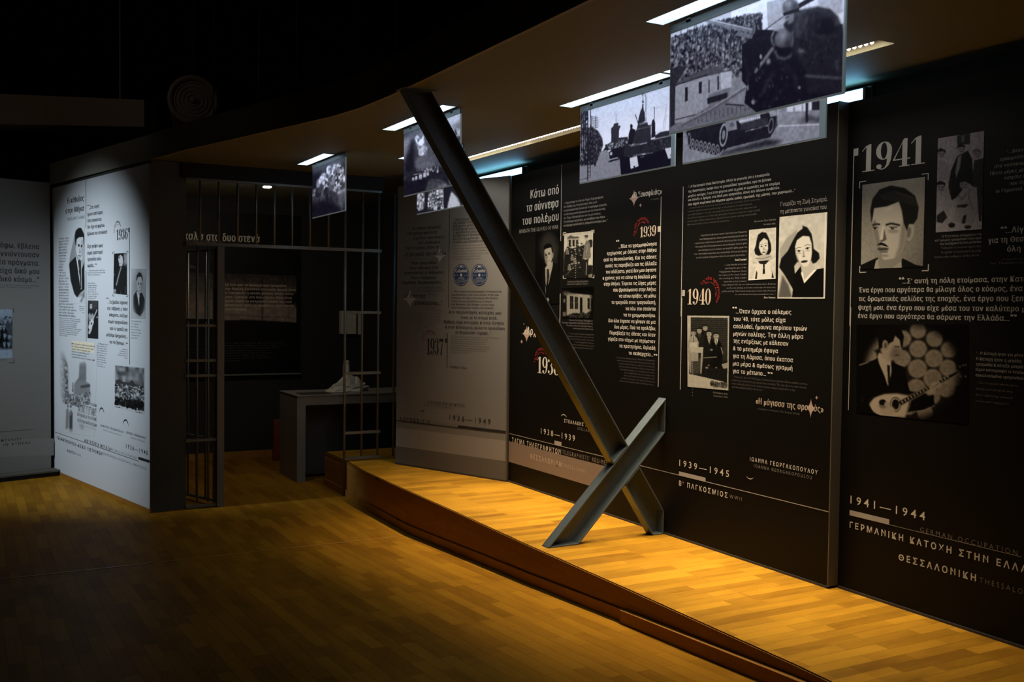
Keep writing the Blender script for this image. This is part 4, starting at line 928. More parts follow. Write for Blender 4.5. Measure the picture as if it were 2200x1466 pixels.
B(p, 'paragraph', 'ink_grey', b9).para(['“...Πρόσεξα το Βασίλη, σκοπό στην πύλη του Τάγματος', 'των Τηλεγραφητών. Κάθε φορά που περνούσα από το', 'στρατόπεδο, ο Βασίλης με κοίταζε. Καλά εγώ δεν τον ήθελα', 'στην αρχή δεν ανταποκρινόμουν και ο πονηρός έπιασε φίλο', 'τον αδερφό μου τον Ανδρέα και ερχόταν κάθε μέρα στο', 'σπίτι. Ήταν πολύ ευγενικός και ντροπαλός. Έτσι με κατάφερε', 'και τον αγάπησα. Ερχόταν σπίτι και μου έκανε καντάδες...”'], 8, 994, 168, 598, 30, 'sans', 'r').done()
B(p, 'signature', 'ink_white', b9).line('Ζωή Σαμαρά', 770, 986, 684, 32, 'did', 'r').line('Zoe Samara', 1305, 1521, 1390, 32, 'did', 'r').done()
B(p, 'paragraph', 'ink_grey', b9).para(['“...I saw Vassilis as he was', 'guarding the gate of the', 'Telegraphists’ Regiment. Every', 'time I passed the camp, Vassilis', 'was courting me. Well, I didn’t', 'want him at first, I wasn’t'], 470, 985, 768, 1085, 30, 'sans', 'r').para(['responding but the sly one befriended my brother Andreas', 'and he was visiting our home every day. He was very', 'polite and shy. That’s how he got me to love him. He used', 'to come home and sing serenades to me...”'], 525, 1522, 1135, 1325, 30, 'sans', 'r').done()
B(p, 'year', 'ink_beige', b3).year('1940', 160, 377, 1355, 143).done()
B(p, 'arched_caption', 'ink_red', b3).arc('Τα νέα τραγούδια', 362, 1247, 122, 148, -42, 30).arc('The new songs', 362, 1247, 92, 128, -22, 18, 'sans').done()
b = B(p, 'quotation', 'ink_white', b4)
for t, x0, x1, y in (('...Όταν άρχισε ο πόλεμος', 690, 1272, 164), ('του ’40, τότε μόλις είχα', 665, 1212, 243), ('απολυθεί, ήμουνα περίπου τριών', 664, 1438, 320), ('μηνών πολίτης. Την άλλη μέρα', 663, 1399, 398), ('της ενάρξεως με κάλεσαν', 663, 1242, 474), ('& το μεσημέρι έφυγα', 661, 1134, 552), ('για τη Λάρισα, όπου έκατσα', 660, 1291, 631), ('μια μέρα & αμέσως γραμμή', 659, 1286, 710), ('για το μέτωπο...', 658, 1008, 789)): b.line(t, x0, x1, y, 44, 'did')
b.line('“', 653, 702, 150, 58, 'didh').line('”', 1022, 1076, 838, 58, 'didh').done()
B(p, 'small_print', 'ink_dim', b4).para(['“...When the war of 1940 began, I had just been dismissed from military service.', 'I had been a citizen for just about three months. The day after the war started', 'I was enlisted and at noon I left for Larissa, where I stayed for a day', 'and immediately left for the front...”'], 650, 1448, 838, 945, 22).done()
B(p, 'caption', 'ink_grey', b4).line('Σεπτέμβριος, 1940,', 450, 607, 1002, 17).line('September, 1940,', 455, 607, 1036, 17).disc(235, 960, 6, 12).disc(235, 993, 6, 12).disc(235, 1027, 6, 12).done()
B(p, 'star', 'ink_pink', b4, 1.5).star(1477, 1160, 48, 108).star(1538, 1050, 17, 24).done()
B(p, 'song_title', 'ink_beige', b4).line('«Η μάγισσα της αραπιάς»', 900, 1612, 1113, 62, 'didh').done()
B(p, 'small_print', 'ink_dim', b4).line('«I maghissa tis Arapias» (The Arabian Witch)', 920, 1360, 1172, 20).done()
B(p, 'timeline_caption', 'ink_white', b5).line('1939—1945', 80, 517, 330, 54, 'cap').line('Β’ ΠΑΓΚΟΣΜΙΟΣ', 78, 504, 502, 40, 'capb').done()
B(p, 'timeline_caption', 'ink_mid', b5).line('WWII', 520, 627, 612, 32, 'caplight').done()
B(p, 'caption', 'ink_white', b5).line('ΙΩΑΝΝΑ ΓΕΩΡΓΑΚΟΠΟΥΛΟΥ', 698, 1293, 286, 32, 'capb').done()
B(p, 'caption', 'ink_grey', b5).line('IOANNA GEORGAKOPOULOU', 733, 1242, 343, 28, 'cap').done()
B(p, 'arc_mark', 'ink_white', b5).crescent(698, 390, 58, 218, 322, 5.5).done()

# ---- last black board
l1, l2, l3 = (1800, 260, 3.3325), (1800, 660, 3.665), (1800, 1020, 3.2875)
p = pLast
B(p, 'year', 'ink_mid', l1).year('1941', 172, 624, 368, 190).done()
b = B(p, 'rule', 'ink_mid', l1).bar(117, 200, 96, 1466, 6, False).bar(116, 226, 148, 226, 52, True); b.cr = l2; b.bar(104, 0, 89, 812, 6, False).done()
B(p, 'corner_marks', 'ink_mid', l1).brackets(158, (437, 1085), 650, (376, 1072), 46, 6).done()
B(p, 'caption', 'ink_grey', l1).para(['Ο Τσιτσάνης αναρρώνει στο', 'νοσοκομείο τραυματιών λίγο πριν', 'την κατάρρευση του μετώπου.'], 697, 1032, 818, 872, 17, 'sans', 'r').done()
B(p, 'caption', 'ink_dim', l1).para(['Tsitsanis is recovering in the', 'hospital of wounded shortly', 'before the collapse of the front...'], 697, 1030, 903, 968, 16, 'sans', 'r').done()
b = B(p, 'paragraph', 'ink_grey', l1)
for t, v, x0, x1, y, s in (('“...Δεκαπέντε μέρες', '“...Δεκα', 1210, 1333, 233, 'dids'), ('τραυματίστηκα και βρέθηκα', 'τραυματίσ', 1160, 1333, 288, 'did'), ('στο νοσοκομείο των', 'στο νοσοκομ', 1125, 1333, 338, 'dids'), ('Πέντε μέρες μετά', 'Πέντε μέρες με', 1093, 1333, 390, 'dids'), ('πατρίδα όλη', 'πατρίδα', 1195, 1318, 421, 'dids'), ('που την', 'που τη', 1235, 1333, 460, 'dids'), ('οι Γερμανοί.', 'οι Γερμανοί.', 1135, 1330, 515, 'did')): b.vis(t, v, x0, x1, y, 24, s)
b.done()
B(p, 'quotation', 'ink_mid', l1).line('“', 1168, 1215, 808, 52, 'didh').vis('...Λίγα λόγια', '...Λίγ', 1205, 1333, 803, 40, 'did').vis('για τη Θεσσαλονίκη', 'για τη Θεσ', 1080, 1333, 877, 40, 'did').vis('όλη την πόλη', 'όλη', 1215, 1312, 937, 40, 'did').done()
B(p, 'small_print', 'ink_dim', l1).vis('“...A few words', '“...A few words', 1150, 1333, 1000, 16).vis('for Thessaloniki', 'for Thessaloniki', 1095, 1333, 1028, 16).done()
b = B(p, 'quotation', 'ink_mid', l1)
for t, v, x0, x1, y in (('...Σ’ αυτή τη πόλη ετοίμασα, στην Κατοχή,', '...Σ’ αυτή τη πόλη ετοίμασα, στην Κατ', 465, 1330, 1165), ('Ένα έργο που αργότερα θα μίλαγε όλος ο κόσμος, ένα έργο', 'Ένα έργο που αργότερα θα μίλαγε όλος ο κόσμος, ένα', 152, 1325, 1229), ('τις δραματικές σελίδες της εποχής, ένα έργο που ξεπήδησε', 'τις δραματικές σελίδες της εποχής, ένα έργο που ξεπ', 150, 1330, 1290), ('ψυχή μου, ένα έργο που είχε μέσα του τον καλύτερο μου', 'ψυχή μου, ένα έργο που είχε μέσα του τον καλύτερο', 148, 1300, 1352), ('ένα έργο που αργότερα θα σάρωνε την Ελλάδα...', 'ένα έργο που αργότερα θα σάρωνε την Ελλάδα...', 146, 1232, 1411)): b.vis(t, v, x0, x1, y, 34, 'did')
b.line('“', 438, 478, 1172, 54, 'didh').line('”', 1236, 1284, 1440, 54, 'didh').done()
B(p, 'paragraph', 'ink_grey', l2).vis('“...Η Κατοχή ήταν για μένα', '“...Η Κατοχή ήταν για μένα', 1092, 1462, 372, 22, 'dids').vis('Η Κατοχή ήταν η μεγάλη', 'Η Κατοχή ήταν η μεγάλη', 1092, 1450, 418, 24, 'did').vis('τραγωδία & πέταξε μακριά', 'τραγωδία & πέταξε μακριά', 1090, 1466, 460, 24, 'did').vis('είχαν καταγραφεί οι λεγόμενοι', 'είχαν καταγραφεί οι λεγόμ', 1088, 1466, 500, 22, 'dids').vis('αγκαλιασμένα τραγουδούσαν', 'αγκαλιασμένα τραγουδού', 1088, 1466, 545, 22, 'dids').done()
B(p, 'small_print', 'ink_dim', l2).para(['“...The Occupation was the great', 'tragedy and it threw far away', 'the so called songs embraced', 'and we were singing in the'], 1088, 1420, 600, 745, 16).done()
B(p, 'timeline_caption', 'ink_white', l3).line('1941—1944', 90, 622, 203, 54, 'cap').vis('ΓΕΡΜΑΝΙΚΗ ΚΑΤΟΧΗ ΣΤΗΝ ΕΛΛΑΔΑ', 'ΓΕΡΜΑΝΙΚΗ ΚΑΤΟΧΗ ΣΤΗΝ ΕΛΛ', 85, 1287, 374, 40, 'capb').line('ΘΕΣΣΑΛΟΝΙΚΗ', 430, 982, 602, 42, 'capb').done()
B(p, 'timeline_caption', 'ink_grey', l3).line('GERMAN OCCUPATION', 583, 1277, 405, 34, 'caplight').vis('THESSALONIKI', 'THESSALO', 1003, 1312, 762, 38, 'caplight').done()
b = B(p, 'timeline', 'ink_mid', l3).bar(85, 286, 1302, 586, 2.4, True).bar(85, 268, 365, 332, 36, True).done()

# ---- white board
w1, w2, w3, wA = (115, 420, 7.33), (115, 600, 7.33), (115, 780, 6.376), (90, 330, 6.47)
p = pWhite
B(p, 'headline', 'ink_black', wA).line('Η κάθοδος', 358, 586, 655, 78, 'didh', 'r').line('στην Αθήνα', 330, 588, 797, 78, 'didh', 'r').done()
B(p, 'subheading', 'ink_soft', w1).line('THE DESCENT TO ATHENS', 214, 491, 362, 48, 'light', 'r').done()
b = B(p, 'rule', 'ink_soft').bar(184.6, 385, 184.8, 489, 0.9, False).bar(185, 582, 185.2, 733, 0.9, False).done()
b = B(p, 'quotation', 'ink_black', w1)
for t, x0, x1, y in (('...Στις αυγές', 560, 724, 218), ('ήμουν απένταρος', 537, 779, 325), ('Ούτε παπούτσια', 537, 756, 428), ('δεν είχα να φορέσω.', 537, 810, 527), ('Κρύωνα και πεινούσα!', 537, 845, 632), ('Είχα γράψει όμως', 537, 780, 830), ('καμιά τριανταριά', 537, 774, 932), ('τραγούδια πολύ', 537, 750, 1033), ('ωραία...', 537, 648, 1132)): b.line(t, x0, x1, y, 54, 'did')
b.line('“', 535, 567, 208, 60, 'didh').line('”', 654, 685, 1135, 60, 'didh').done()
B(p, 'small_print', 'ink_soft', w1).para(['“...At dawn I was penniless. I didn’t even', 'have shoes to wear. I was cold, but I had', 'written some beautiful songs...”'], 540, 812, 1196, 1262, 22).done()
B(p, 'caption', 'ink_soft', w2).para(['Στην Αθήνα,', 'Vassilis in Athens,', 'Vassilis Tsitsanis,', 'on the paper of', 'Athens, after the', 'first recording in the', 'company’s studio', 'in the year 1937'], 540, 712, 75, 308, 20).done()
B(p, 'year', 'ink_black', w1).year('1936', 994, 1168, 706, 168).done()
B(p, 'arched_caption', 'ink_darkred', w1).arc('Τα νέα τραγούδια', 1010, 553, 128, 194, 24, 30).arc('The new songs', 1010, 553, 92, 150, 60, 18, 'sans').done()
b = B(p, 'rule', 'ink_black', w1).bar(1198, 512, 1192, 2665, 6, False).bar(1180, 545, 1199, 545, 70, True).done()
B(p, 'corner_marks', 'ink_black', w1).brackets(936, (894, 1586), 1174, (878, 1592), 30, 6).done()
src = 'Στην αρχή έμεινα στο σπίτι ενός φίλου και κάθε βράδυ έπαιζα μπουζούκι στις ταβέρνες της Αθήνας μέχρι το πρωί για να βγάλω τα έξοδά μου και να γράψω καινούργια τραγούδια που άρεσαν πολύ στον κόσμο και τα τραγουδούσαν όλοι μαζί στις γειτονιές '.split()
wid = [175, 160, 145, 122, 125, 128, 112, 112, 105, 78, 64, 66, 108, 108, 152, 132, 158, 152, 175, 185, 175, 205, 245, 230, 232, 275, 240, 262]
b = B(p, 'paragraph', 'ink_soft', w1); k = 0
for i, w_ in enumerate(wid):
    n = max(1, int(w_/62)); t = ' '.join(src[(k+j) % len(src)] for j in range(n)); k += n
    b.line(t, 85, 85+w_, 697+i*(1898-697)/27, 27, 'did' if i < 2 else 'dids')
b.done()
en = ['When I came down to Athens I stayed at the', 'house of a friend and every night I was playing', 'bouzouki at the taverns of the city until', 'the morning in order to earn my living', 'and write new songs that people liked', 'very much, and all of them were singing together', 'in the neighbourhoods. Those were the years', 'before the war, when we had nothing and', 'nobody knew our names in the capital', 'and the companies']
B(p, 'small_print', 'ink_soft', w2).para(en, 90, 445, 618, 888, 20).done()
B(p, 'caption', 'ink_soft', w2).para(['Αθήνα, 1936', 'στη Ραφήνα', 'Athens, 1936', 'Rafina'], 405, 489, 437, 535, 15, 'sans', 'r').done()
b = B(p, 'quotation', 'ink_black', w2)
for t, x0, y in (('...Τα βράδια πήγαινα', 860, 398), ('στις ταβέρνες μ’ έναν', 848, 500), ('κιθαρίστα, παίζαμε', 880, 605), ('καμιά τραγουδάκια', 866, 715), ('από το τραπέζι και', 888, 825), ('μαζεύαμε δραχμούλες...', 836, 933), ('για να ζήσουμε...', 885, 1042)): b.line(t, x0, 1167 if 'ζήσ' not in t else 1135, y, 54, 'did', 'r')
b.line('“', 836, 870, 350, 62, 'didh').line('”', 1138, 1172, 1062, 62, 'didh').done()
B(p, 'small_print', 'ink_soft', w2).para(['At night I went', 'to taverns with a guitar', 'player, we played songs', 'and we were collecting a few', 'drachmas'], 1008, 1167, 1122, 1256, 20, 'sans', 'r').para(['Στην κηδεία του', 'στο Τρίκαλα', 'του 1930 με', 'Funeral of the last', 'years in the centre', 'of Trikala town', 'about 1930'], 1222, 1382, 668, 932, 20).para(['“...Ο Μάρκος ήταν', 'πολύ μεγάλος κι', 'ήταν φίλος μου', 'πάντα έλεγε ότι', 'Markos was a very', 'great artist and', 'he was my friend', 'who always said', 'that the bouzouki', 'has its own', 'sound and soul”'], 684, 858, 1022, 1372, 20).done()
b = B(p, 'card', 'cream_card', w2, 1.3, 'cream coloured printed card'); b.poly([(285, 965), (640, 1005), (655, 1300), (520, 1290), (285, 1262)]).done()
B(p, 'small_print', 'ink_black', w2, 2.4).para(['■ Στο πρώτο ταξίδι στην Αθήνα', 'δεν ήξερα κανέναν μόνος μου', 'γύριζα στους δρόμους και', 'έπαιζα το μπουζούκι μου', 'ώσπου γνώρισα έναν', 'τραγουδιστή από τα Τρίκαλα ■'], 288, 650, 1025, 1232, 22, 'dids').done()
B(p, 'song_title', 'ink_black', w3).line('ΛΕΥΚΩΜΑ', 510, 591, 605, 36, 'didh', 'r').line('ΒΑΣΙΛΗΣ ΤΣΙΤΣΑΝΗΣ', 342, 591, 738, 104, 'didh', 'r').line('Κατηγορία με ένα πλήθος', 330, 591, 800, 50, 'dids', 'r').line('αξιόλογων καλλιτεχνών', 330, 591, 880, 50, 'dids', 'r').done()
B(p, 'small_print', 'ink_soft', w3).line('with a galaxy of remarkable artists', 430, 588, 920, 14, 'sans', 'r').done()
B(p, 'arc_mark', 'ink_black', w3).crescent(660, 706, 97, 8, 172, 20).crescent(990, 874, 103, 8, 172, 20).done()
B(p, 'caption', 'ink_black', w3).line('ΔΗΜΗΤΡΗΣ ΠΕΡΔΙΚΟΠΟΥΛΟΣ', 645, 962, 868, 26, 'cap').line('ΜΑΡΚΟΣ ΒΑΜΒΑΚΑΡΗΣ', 1000, 1267, 966, 28, 'cap').done()
B(p, 'caption', 'ink_soft', w3).line('DIMITRIS PERDIKOPOULOS', 680, 930, 928, 22, 'caplight').line('MARKOS VAMVAKARIS', 1058, 1257, 1035, 24, 'caplight').done()
b = B(p, 'timeline', 'ink_black').bar(118.5, 928.6, 298, 986.3, 0.9, True); b.poly([(297.5, 981.5), (321.6, 989.2), (321.6, 995.2), (297.5, 987.5)]).done()
B(p, 'timeline_caption', 'ink_black', w3).line('ΔΙΚΤΑΤΟΡΙΑ ΜΕΤΑΞΑ', 425, 782, 1080, 40, 'capb').line('1936—1940', 995, 1293, 1168, 58, 'cap').line('ΓΡΑΜΜΟΦΩΝΗΣΗ–ΔΙΣΚΟΙ 78ΣΤΡΟΦΩΝ', 48, 668, 1045, 38, 'capb').line('ΑΘΗΝΑ', 185, 291, 1218, 38, 'capb').done()
B(p, 'timeline_caption', 'ink_soft', w3).line('METAXAS DICTATORSHIP', 786, 1142, 1197, 30, 'caplight').line('GRAMOPHONE RECORDINGS–78RPM DISCS', 676, 1278, 1255, 32, 'caplight').line('ATHENS', 296, 378, 1256, 30, 'caplight').done()

# ---- far left board
d0, d1_ = (0, 340, 3.665), (0, 700, 3.665)
p = pDim
B(p, 'quotation', 'ink_black', d0).para(['γράφω, έβλεπα', 'γεννιόντουσαν', 'νέα πράγματα.', 'είχα δικό μου', 'δικό κόσμο...”'], -62, 309, 718, 978, 40, 'did', 'r').done()
B(p, 'small_print', 'ink_soft1', d0).line('“...wherever I travelled I was writing and saw new things', -420, 310, 1010, 10, 'sans', 'r').line('being born, for I had my own world...”', -420, 292, 1026, 10, 'sans', 'r').done()
B(p, 'corner_marks', 'ink_black', d0).bar(66, 1188, 107, 1186, 4, True).bar(106, 1187, 106, 1215, 4, False).bar(70, 1613, 112, 1610, 4, True).bar(110, 1611, 110, 1582, 4, False).done()
B(p, 'small_print', 'ink_soft1', d1_).line('On tour in the provinces', -60, 52, 272, 10, 'sans', 'r').done()
B(p, 'timeline', 'ink_black', d1_).bar(-300, 861, 262, 848, 2.5, True).done()
B(p, 'timeline_caption', 'ink_black', d1_).line('RECORD COMPANIES', -240, 168, 902, 20, 'cap', 'r').line('IN ATHENS', 28, 238, 930, 20, 'cap', 'r').done()
B(p, 'print_band', 'board_dim2', d1_, 1).poly([(-300, 905), (424, 888), (424, 1022), (-300, 1045)]).done()

# ---- board inside the cell
c0, c5 = (380, 340, 3.665), (390, 570, 5.863)
p = pCell
B(p, 'headline', 'ink_white', c0).vis('Τρίκαλα στα δυο στενά', 'Τρίκαλα στα δυο στενά', -40, 652, 637, 62, 'didh').done()
B(p, 'subheading', 'ink_grey', c0).line('IN TRIKALA AT THE TWO NARROW PASSES', -260, 366, 682, 30, 'light', 'r').line('Στη φυλακή κάτω', -60, 148, 868, 26, 'light', 'r').done()
b = B(p, 'paragraph', 'ink_beige', c5, 4)
for t, x1, y in (('Σε ένα από τα διασημότερα τραγούδια', 1320, 258), ('του Βασίλη Τσιτσάνη κεντρικός ήρωας είναι', 1442, 309), ('ο Σακαφλιάς ο οποίος βρίσκει άδοξο τέλος', 1408, 361), ('«στα Τρίκαλα, στα δυο στενά». Ποιο είναι', 1390, 413), ('όμως αυτό το αντρίκειο παιδί» και πού', 1385, 464), ('βρίσκονται αυτά τα περιβόητα «δυο στενά»', 1420, 515), ('στα Τρίκαλα;', 822, 567)): b.line(t, 548, x1, y, 28, 'did')
b.done()
lor = ['In one of the most famous songs of Vassilis Tsitsanis', 'the main hero is Sakaflias, who meets an inglorious end', 'in Trikala, at the two narrow passes. But who is', 'this fearless lad and where are these', 'notorious two narrow passes to be found', 'in the town of Trikala? The old prison', 'stood near the river, and the narrow streets', 'led to its gate']
B(p, 'small_print', 'ink_dim', c5, 4).para(lor, 535, 1320, 990, 1210, 16).para(lor[:6], 65, 425, 1000, 1180, 14).para(lor[:7], 65, 425, 130, 315, 14).done()
# ------------------------------------------------------------------ the photographs, painted in tone
def P4(cr, *pts): return [(cr[0]+x/cr[2], cr[1]+y/cr[2]) for x, y in pts]
def face(q, cx, cy, rx, ry, g=.72, hair=.1, shade=.42, turn=0.0, brow=.15, mo=False, lips=.28, eye=.14):
    """small frontal face: cx, cy centre, rx, ry half size; turn = nose shift"""
    t = turn*rx
    q.ell(g, cx, cy, rx, ry, soft=1).ell(shade, cx+rx*.75-t*1.2, cy+ry*.1, rx*.4, ry*.75, soft=2, al=.6)
    for sgn in (-1, 1):
        ex = cx+t*.6+sgn*rx*.42; q.ell(shade, ex, cy-ry*.1, rx*.26, ry*.13, soft=1, al=.75).ell(eye, ex, cy-ry*.08, rx*.17, ry*.06).line(brow, ry*.07, (ex-rx*.26, cy-ry*.22), (ex+rx*.26, cy-ry*.25), al=.85)
    q.poly(shade+.08, (cx+t-rx*.02, cy-ry*.1), (cx+t+rx*.2, cy+ry*.28), (cx+t-rx*.12, cy+ry*.3), soft=1, al=.7)
    if mo: q.line(.14, ry*.07, (cx+t*.8-rx*.3, cy+ry*.42), (cx+t*.8+rx*.3, cy+ry*.42))
    q.ell(lips, cx+t*.8, cy+ry*.52, rx*.3, ry*.065).ell(shade+.1, cx+t*.8, cy+ry*.66, rx*.22, ry*.05, soft=1, al=.6)
    return q
def small_man(q, x, y, h, coat=.12, shirt=.7, skin=.66, w=.34, seed=0):
    """figure standing or sitting, head top at x, y, body height h"""
    hw = h*.075
    q.poly(coat, (x-w*h*.45, y+h), (x-w*h*.5, y+h*.38), (x-w*h*.3, y+h*.25), (x-hw*.6, y+h*.2), (x+hw*.6, y+h*.2), (x+w*h*.32, y+h*.26), (x+w*h*.5, y+h*.4), (x+w*h*.45, y+h))
    q.poly(shirt, (x-hw*.7, y+h*.2), (x+hw*.7, y+h*.2), (x, y+h*.42)).line(.1, hw*.3, (x, y+h*.22), (x, y+h*.4))
    q.ell(skin, x, y+h*.11, hw, h*.095).poly(.1, (x-hw*1.05, y+h*.1), (x-hw*.95, y+h*.02), (x, y-h*.005), (x+hw*.95, y+h*.02), (x+hw*1.05, y+h*.1), (x+hw*.7, y+h*.06), (x-hw*.7, y+h*.06))
    q.line(.2, h*.012, (x-hw*.6, y+h*.1), (x-hw*.15, y+h*.1)).line(.2, h*.012, (x+hw*.15, y+h*.1), (x+hw*.6, y+h*.1)).line(.3, h*.012, (x-hw*.35, y+h*.165), (x+hw*.35, y+h*.165))
    return q

# --- 1941 portrait, moustached man looking left
q = Pic(P4(l1, (178, 458), (628, 400), (612, 1045), (167, 1062)), l1, 190, 260, .60)
q.grad(lambda X, Y: 1.0-.28*X*Y-.15*(1-X)*(1-Y)).noise(.03, 40)
q.poly(.07, (150, 1075), (160, 1035), (290, 975), (470, 985), (560, 1030), (640, 1045), (640, 1080)).poly(.62, (262, 1060), (275, 1000), (330, 960), (455, 975), (462, 1060))
q.poly(.52, (285, 960), (470, 860), (462, 1000), (380, 1062), (300, 1062), soft=1)
q.poly(.70, (258, 622), (350, 608), (440, 575), (470, 700), (492, 760), (480, 880), (466, 930), (405, 985), (335, 996), (296, 960), (282, 900), (258, 830), (246, 740), soft=1)
q.poly(.46, (246, 740), (262, 830), (282, 900), (298, 962), (320, 990), (312, 920), (300, 840), (290, 780), (268, 700), soft=2, al=.85)
q.poly(.48, (470, 700), (492, 760), (480, 880), (466, 930), (405, 985), (440, 900), (452, 800), soft=3, al=.85)
q.ell(.62, 520, 790, 28, 70, 8, soft=1).ell(.4, 512, 800, 14, 40, 8, soft=2)
q.poly(.10, (243, 730), (234, 640), (250, 560), (300, 492), (380, 462), (480, 480), (555, 535), (582, 620), (572, 700), (545, 740), (512, 738), (498, 790), (474, 730), (462, 640), (440, 578), (352, 612), (262, 625), (252, 690), soft=1)
for i in range(14):
    x = 300+i*17; q.line(.34, 6, (x, 500+abs(i-6)*5), (x+30, 520+abs(i-6)*6), (x+48, 560+i*4), soft=1, al=.55)
q.line(.16, 13, (250, 748), (275, 738), (305, 742), soft=1).line(.14, 14, (345, 746), (385, 734), (448, 748), soft=1)
q.ell(.62, 272, 770, 22, 9).ell(.66, 398, 769, 28, 10).ell(.1, 268, 769, 10, 9).ell(.1, 394, 768, 12, 10).line(.2, 5, (250, 762), (292, 764)).line(.2, 5, (370, 760), (426, 762)).ell(.75, 397, 765, 3, 3).line(.25, 5, (370, 758), (430, 760)).ell(.42, 400, 790, 40, 14, soft=2, al=.5)
q.poly(.80, (322, 750), (338, 760), (330, 830), (318, 862), (304, 850), soft=1).poly(.34, (334, 770), (352, 850), (318, 868), (300, 858), (326, 848), soft=1)
q.poly(.11, (278, 890), (310, 868), (342, 880), (370, 905), (340, 898), (310, 890)).ell(.25, 326, 918, 42, 12, soft=1).ell(.42, 332, 938, 32, 8, soft=1)
q.ell(.5, 338, 965, 30, 8, soft=2).line(.86, 12, (340, 640), (400, 620), soft=3, al=.5)
stick(pLast, 'portrait_print', q, (.74, .70, .60), label='portrait of a moustached man in a suit')
# --- group of five
q = Pic(P4((2000, 280, 5.235), (85, 92), (605, 8), (578, 1112), (60, 1150)), (2000, 280, 5.235), 100, 170, .68)
c5_ = (2000, 280, 5.235); q.noise(.05, 30)
q.poly(.22, (300, 60), (450, 30), (445, 160), (300, 165)).poly(.45, (350, 60), (380, 55), (380, 130), (350, 135))
def guy(x, y, r, body, bg, hair=.14):
    q.poly(bg, *body).ell(.6, x, y, r*.8, r, soft=1).poly(hair, (x-r*.95, y-r*.1), (x-r*.9, y-r*.9), (x, y-r*1.25), (x+r*.95, y-r*.8), (x+r*.9, y), (x+r*.55, y-r*.5), (x-r*.5, y-r*.45)).line(.2, r*.2, (x-r*.5, y-r*.05), (x-r*.1, y-r*.02)).line(.2, r*.2, (x+r*.15, y-r*.02), (x+r*.55, y-r*.05)).line(.25, r*.16, (x-r*.3, y+r*.55), (x+r*.3, y+r*.52)).ell(.4, x+r*.5, y+r*.3, r*.25, r*.5, soft=1, al=.5)
guy(120, 265, 52, [(85, 340), (150, 340), (220, 420), (230, 560), (85, 560)], .62); guy(525, 270, 52, [(470, 640), (490, 340), (600, 310), (600, 640)], .2, .4)
guy(345, 215, 50, [(200, 640), (230, 450), (300, 290), (420, 230), (470, 320), (490, 640), (240, 790)], .13); q.poly(.55, (310, 300), (350, 280), (330, 420), (290, 540), (280, 470))
guy(115, 640, 58, [(60, 860), (80, 740), (190, 650), (220, 780), (200, 960), (70, 960)], .66); guy(375, 610, 56, [(270, 1010), (290, 760), (420, 590), (520, 660), (540, 900), (470, 1080), (330, 1050)], .62)
q.line(.25, 8, (310, 730), (350, 780), (410, 700), soft=1).line(.3, 8, (440, 660), (430, 760), (480, 900)).poly(.2, (300, 840), (430, 830), (400, 870), (300, 870)).poly(.18, (70, 960), (150, 900), (190, 980), (130, 1050), (70, 1030)).poly(.17, (370, 960), (410, 950), (390, 1050), (350, 1050)).ell(.15, 240, 1070, 40, 30).ell(.15, 420, 1090, 40, 22).poly(.16, (200, 580), (250, 560), (240, 790), (215, 700)).poly(.2, (520, 640), (590, 640), (575, 1030), (545, 1020))
q.noise(.06, 50)
stick(pLast, 'photo_print', q, (.52, .50, .54), label='photo of five men, two of them crouching')
# --- bouzouki player in a round pool of light
pc = P4(l2, (150, 140), (1030, 135), (1030, 925), (148, 832))
q = Pic(pc, l2, 170, 155, .03)
lit = q.area(*[(585+365*math.cos(t), 510+365*math.sin(t)) for t in [2*math.pi*i/40 for i in range(40)]], soft=5)
bgp = Pic(pc, l2, 170, 155, .10)
for (x, y, r) in ((635, 185, 62), (765, 250, 64), (515, 250, 64), (635, 330, 68), (760, 405, 70), (880, 335, 64), (510, 405, 66), (630, 485, 74), (750, 560, 72), (870, 480, 66), (620, 640, 74), (280, 280, 60), (250, 390, 60), (390, 220, 60), (740, 700, 70), (860, 640, 70), (560, 780, 70), (690, 830, 60), (940, 560, 60)): bgp.ell(.60, x, y, r, r, soft=1).ell(.52, x, y, r*.8, r*.8, soft=2)
bgp.noise(.05, 60)
q.a = q.a*(1-lit)+bgp.a*lit
q.poly(.035, (140, 470), (250, 430), (320, 400), (420, 430), (520, 470), (570, 660), (760, 690), (765, 770), (600, 830), (280, 840), (140, 830))
q.poly(.72, (315, 390), (330, 360), (420, 420), (425, 510), (400, 630), (370, 540), (330, 450)).poly(.06, (390, 455), (415, 460), (412, 600), (400, 630), (395, 540))
q.poly(.66, (385, 260), (450, 230), (500, 260), (508, 350), (480, 370), (470, 405), (440, 418), (400, 430), (350, 400), (340, 330), soft=1)
q.poly(.30, (440, 300), (500, 330), (508, 355), (470, 405), (430, 415), (410, 380), soft=3, al=.6)
q.poly(.045, (325, 330), (318, 240), (350, 170), (420, 148), (500, 165), (525, 230), (515, 310), (500, 320), (490, 260), (455, 225), (440, 270), (405, 290), (390, 330), (365, 330), (350, 320))
q.ell(.6, 375, 300, 22, 40).ell(.3, 378, 302, 10, 24).line(.08, 9, (450, 310), (490, 315)).line(.12, 8, (455, 385), (480, 375)).line(.55, 7, (170, 458), (240, 435))
q.poly(.78, (248, 765), (290, 715), (370, 685), (470, 680), (575, 700), (570, 760), (530, 870), (430, 860), (290, 830), soft=1).ell(.78, 400, 780, 140, 85, 5).poly(.03, (575, 700), (760, 690), (765, 772), (680, 810), (545, 832)).line(.6, 6, (577, 700), (570, 770), (530, 868)).line(.6, 5, (545, 832), (690, 812), (768, 775))
q.ell(.08, 457, 768, 44, 60).ell(.75, 457, 768, 40, 55).ell(.06, 457, 768, 30, 42)
for i in range(22):
    t = 2*math.pi*i/22; q.ell(.1, 457+40*math.cos(t), 768+55*math.sin(t), 4, 4)
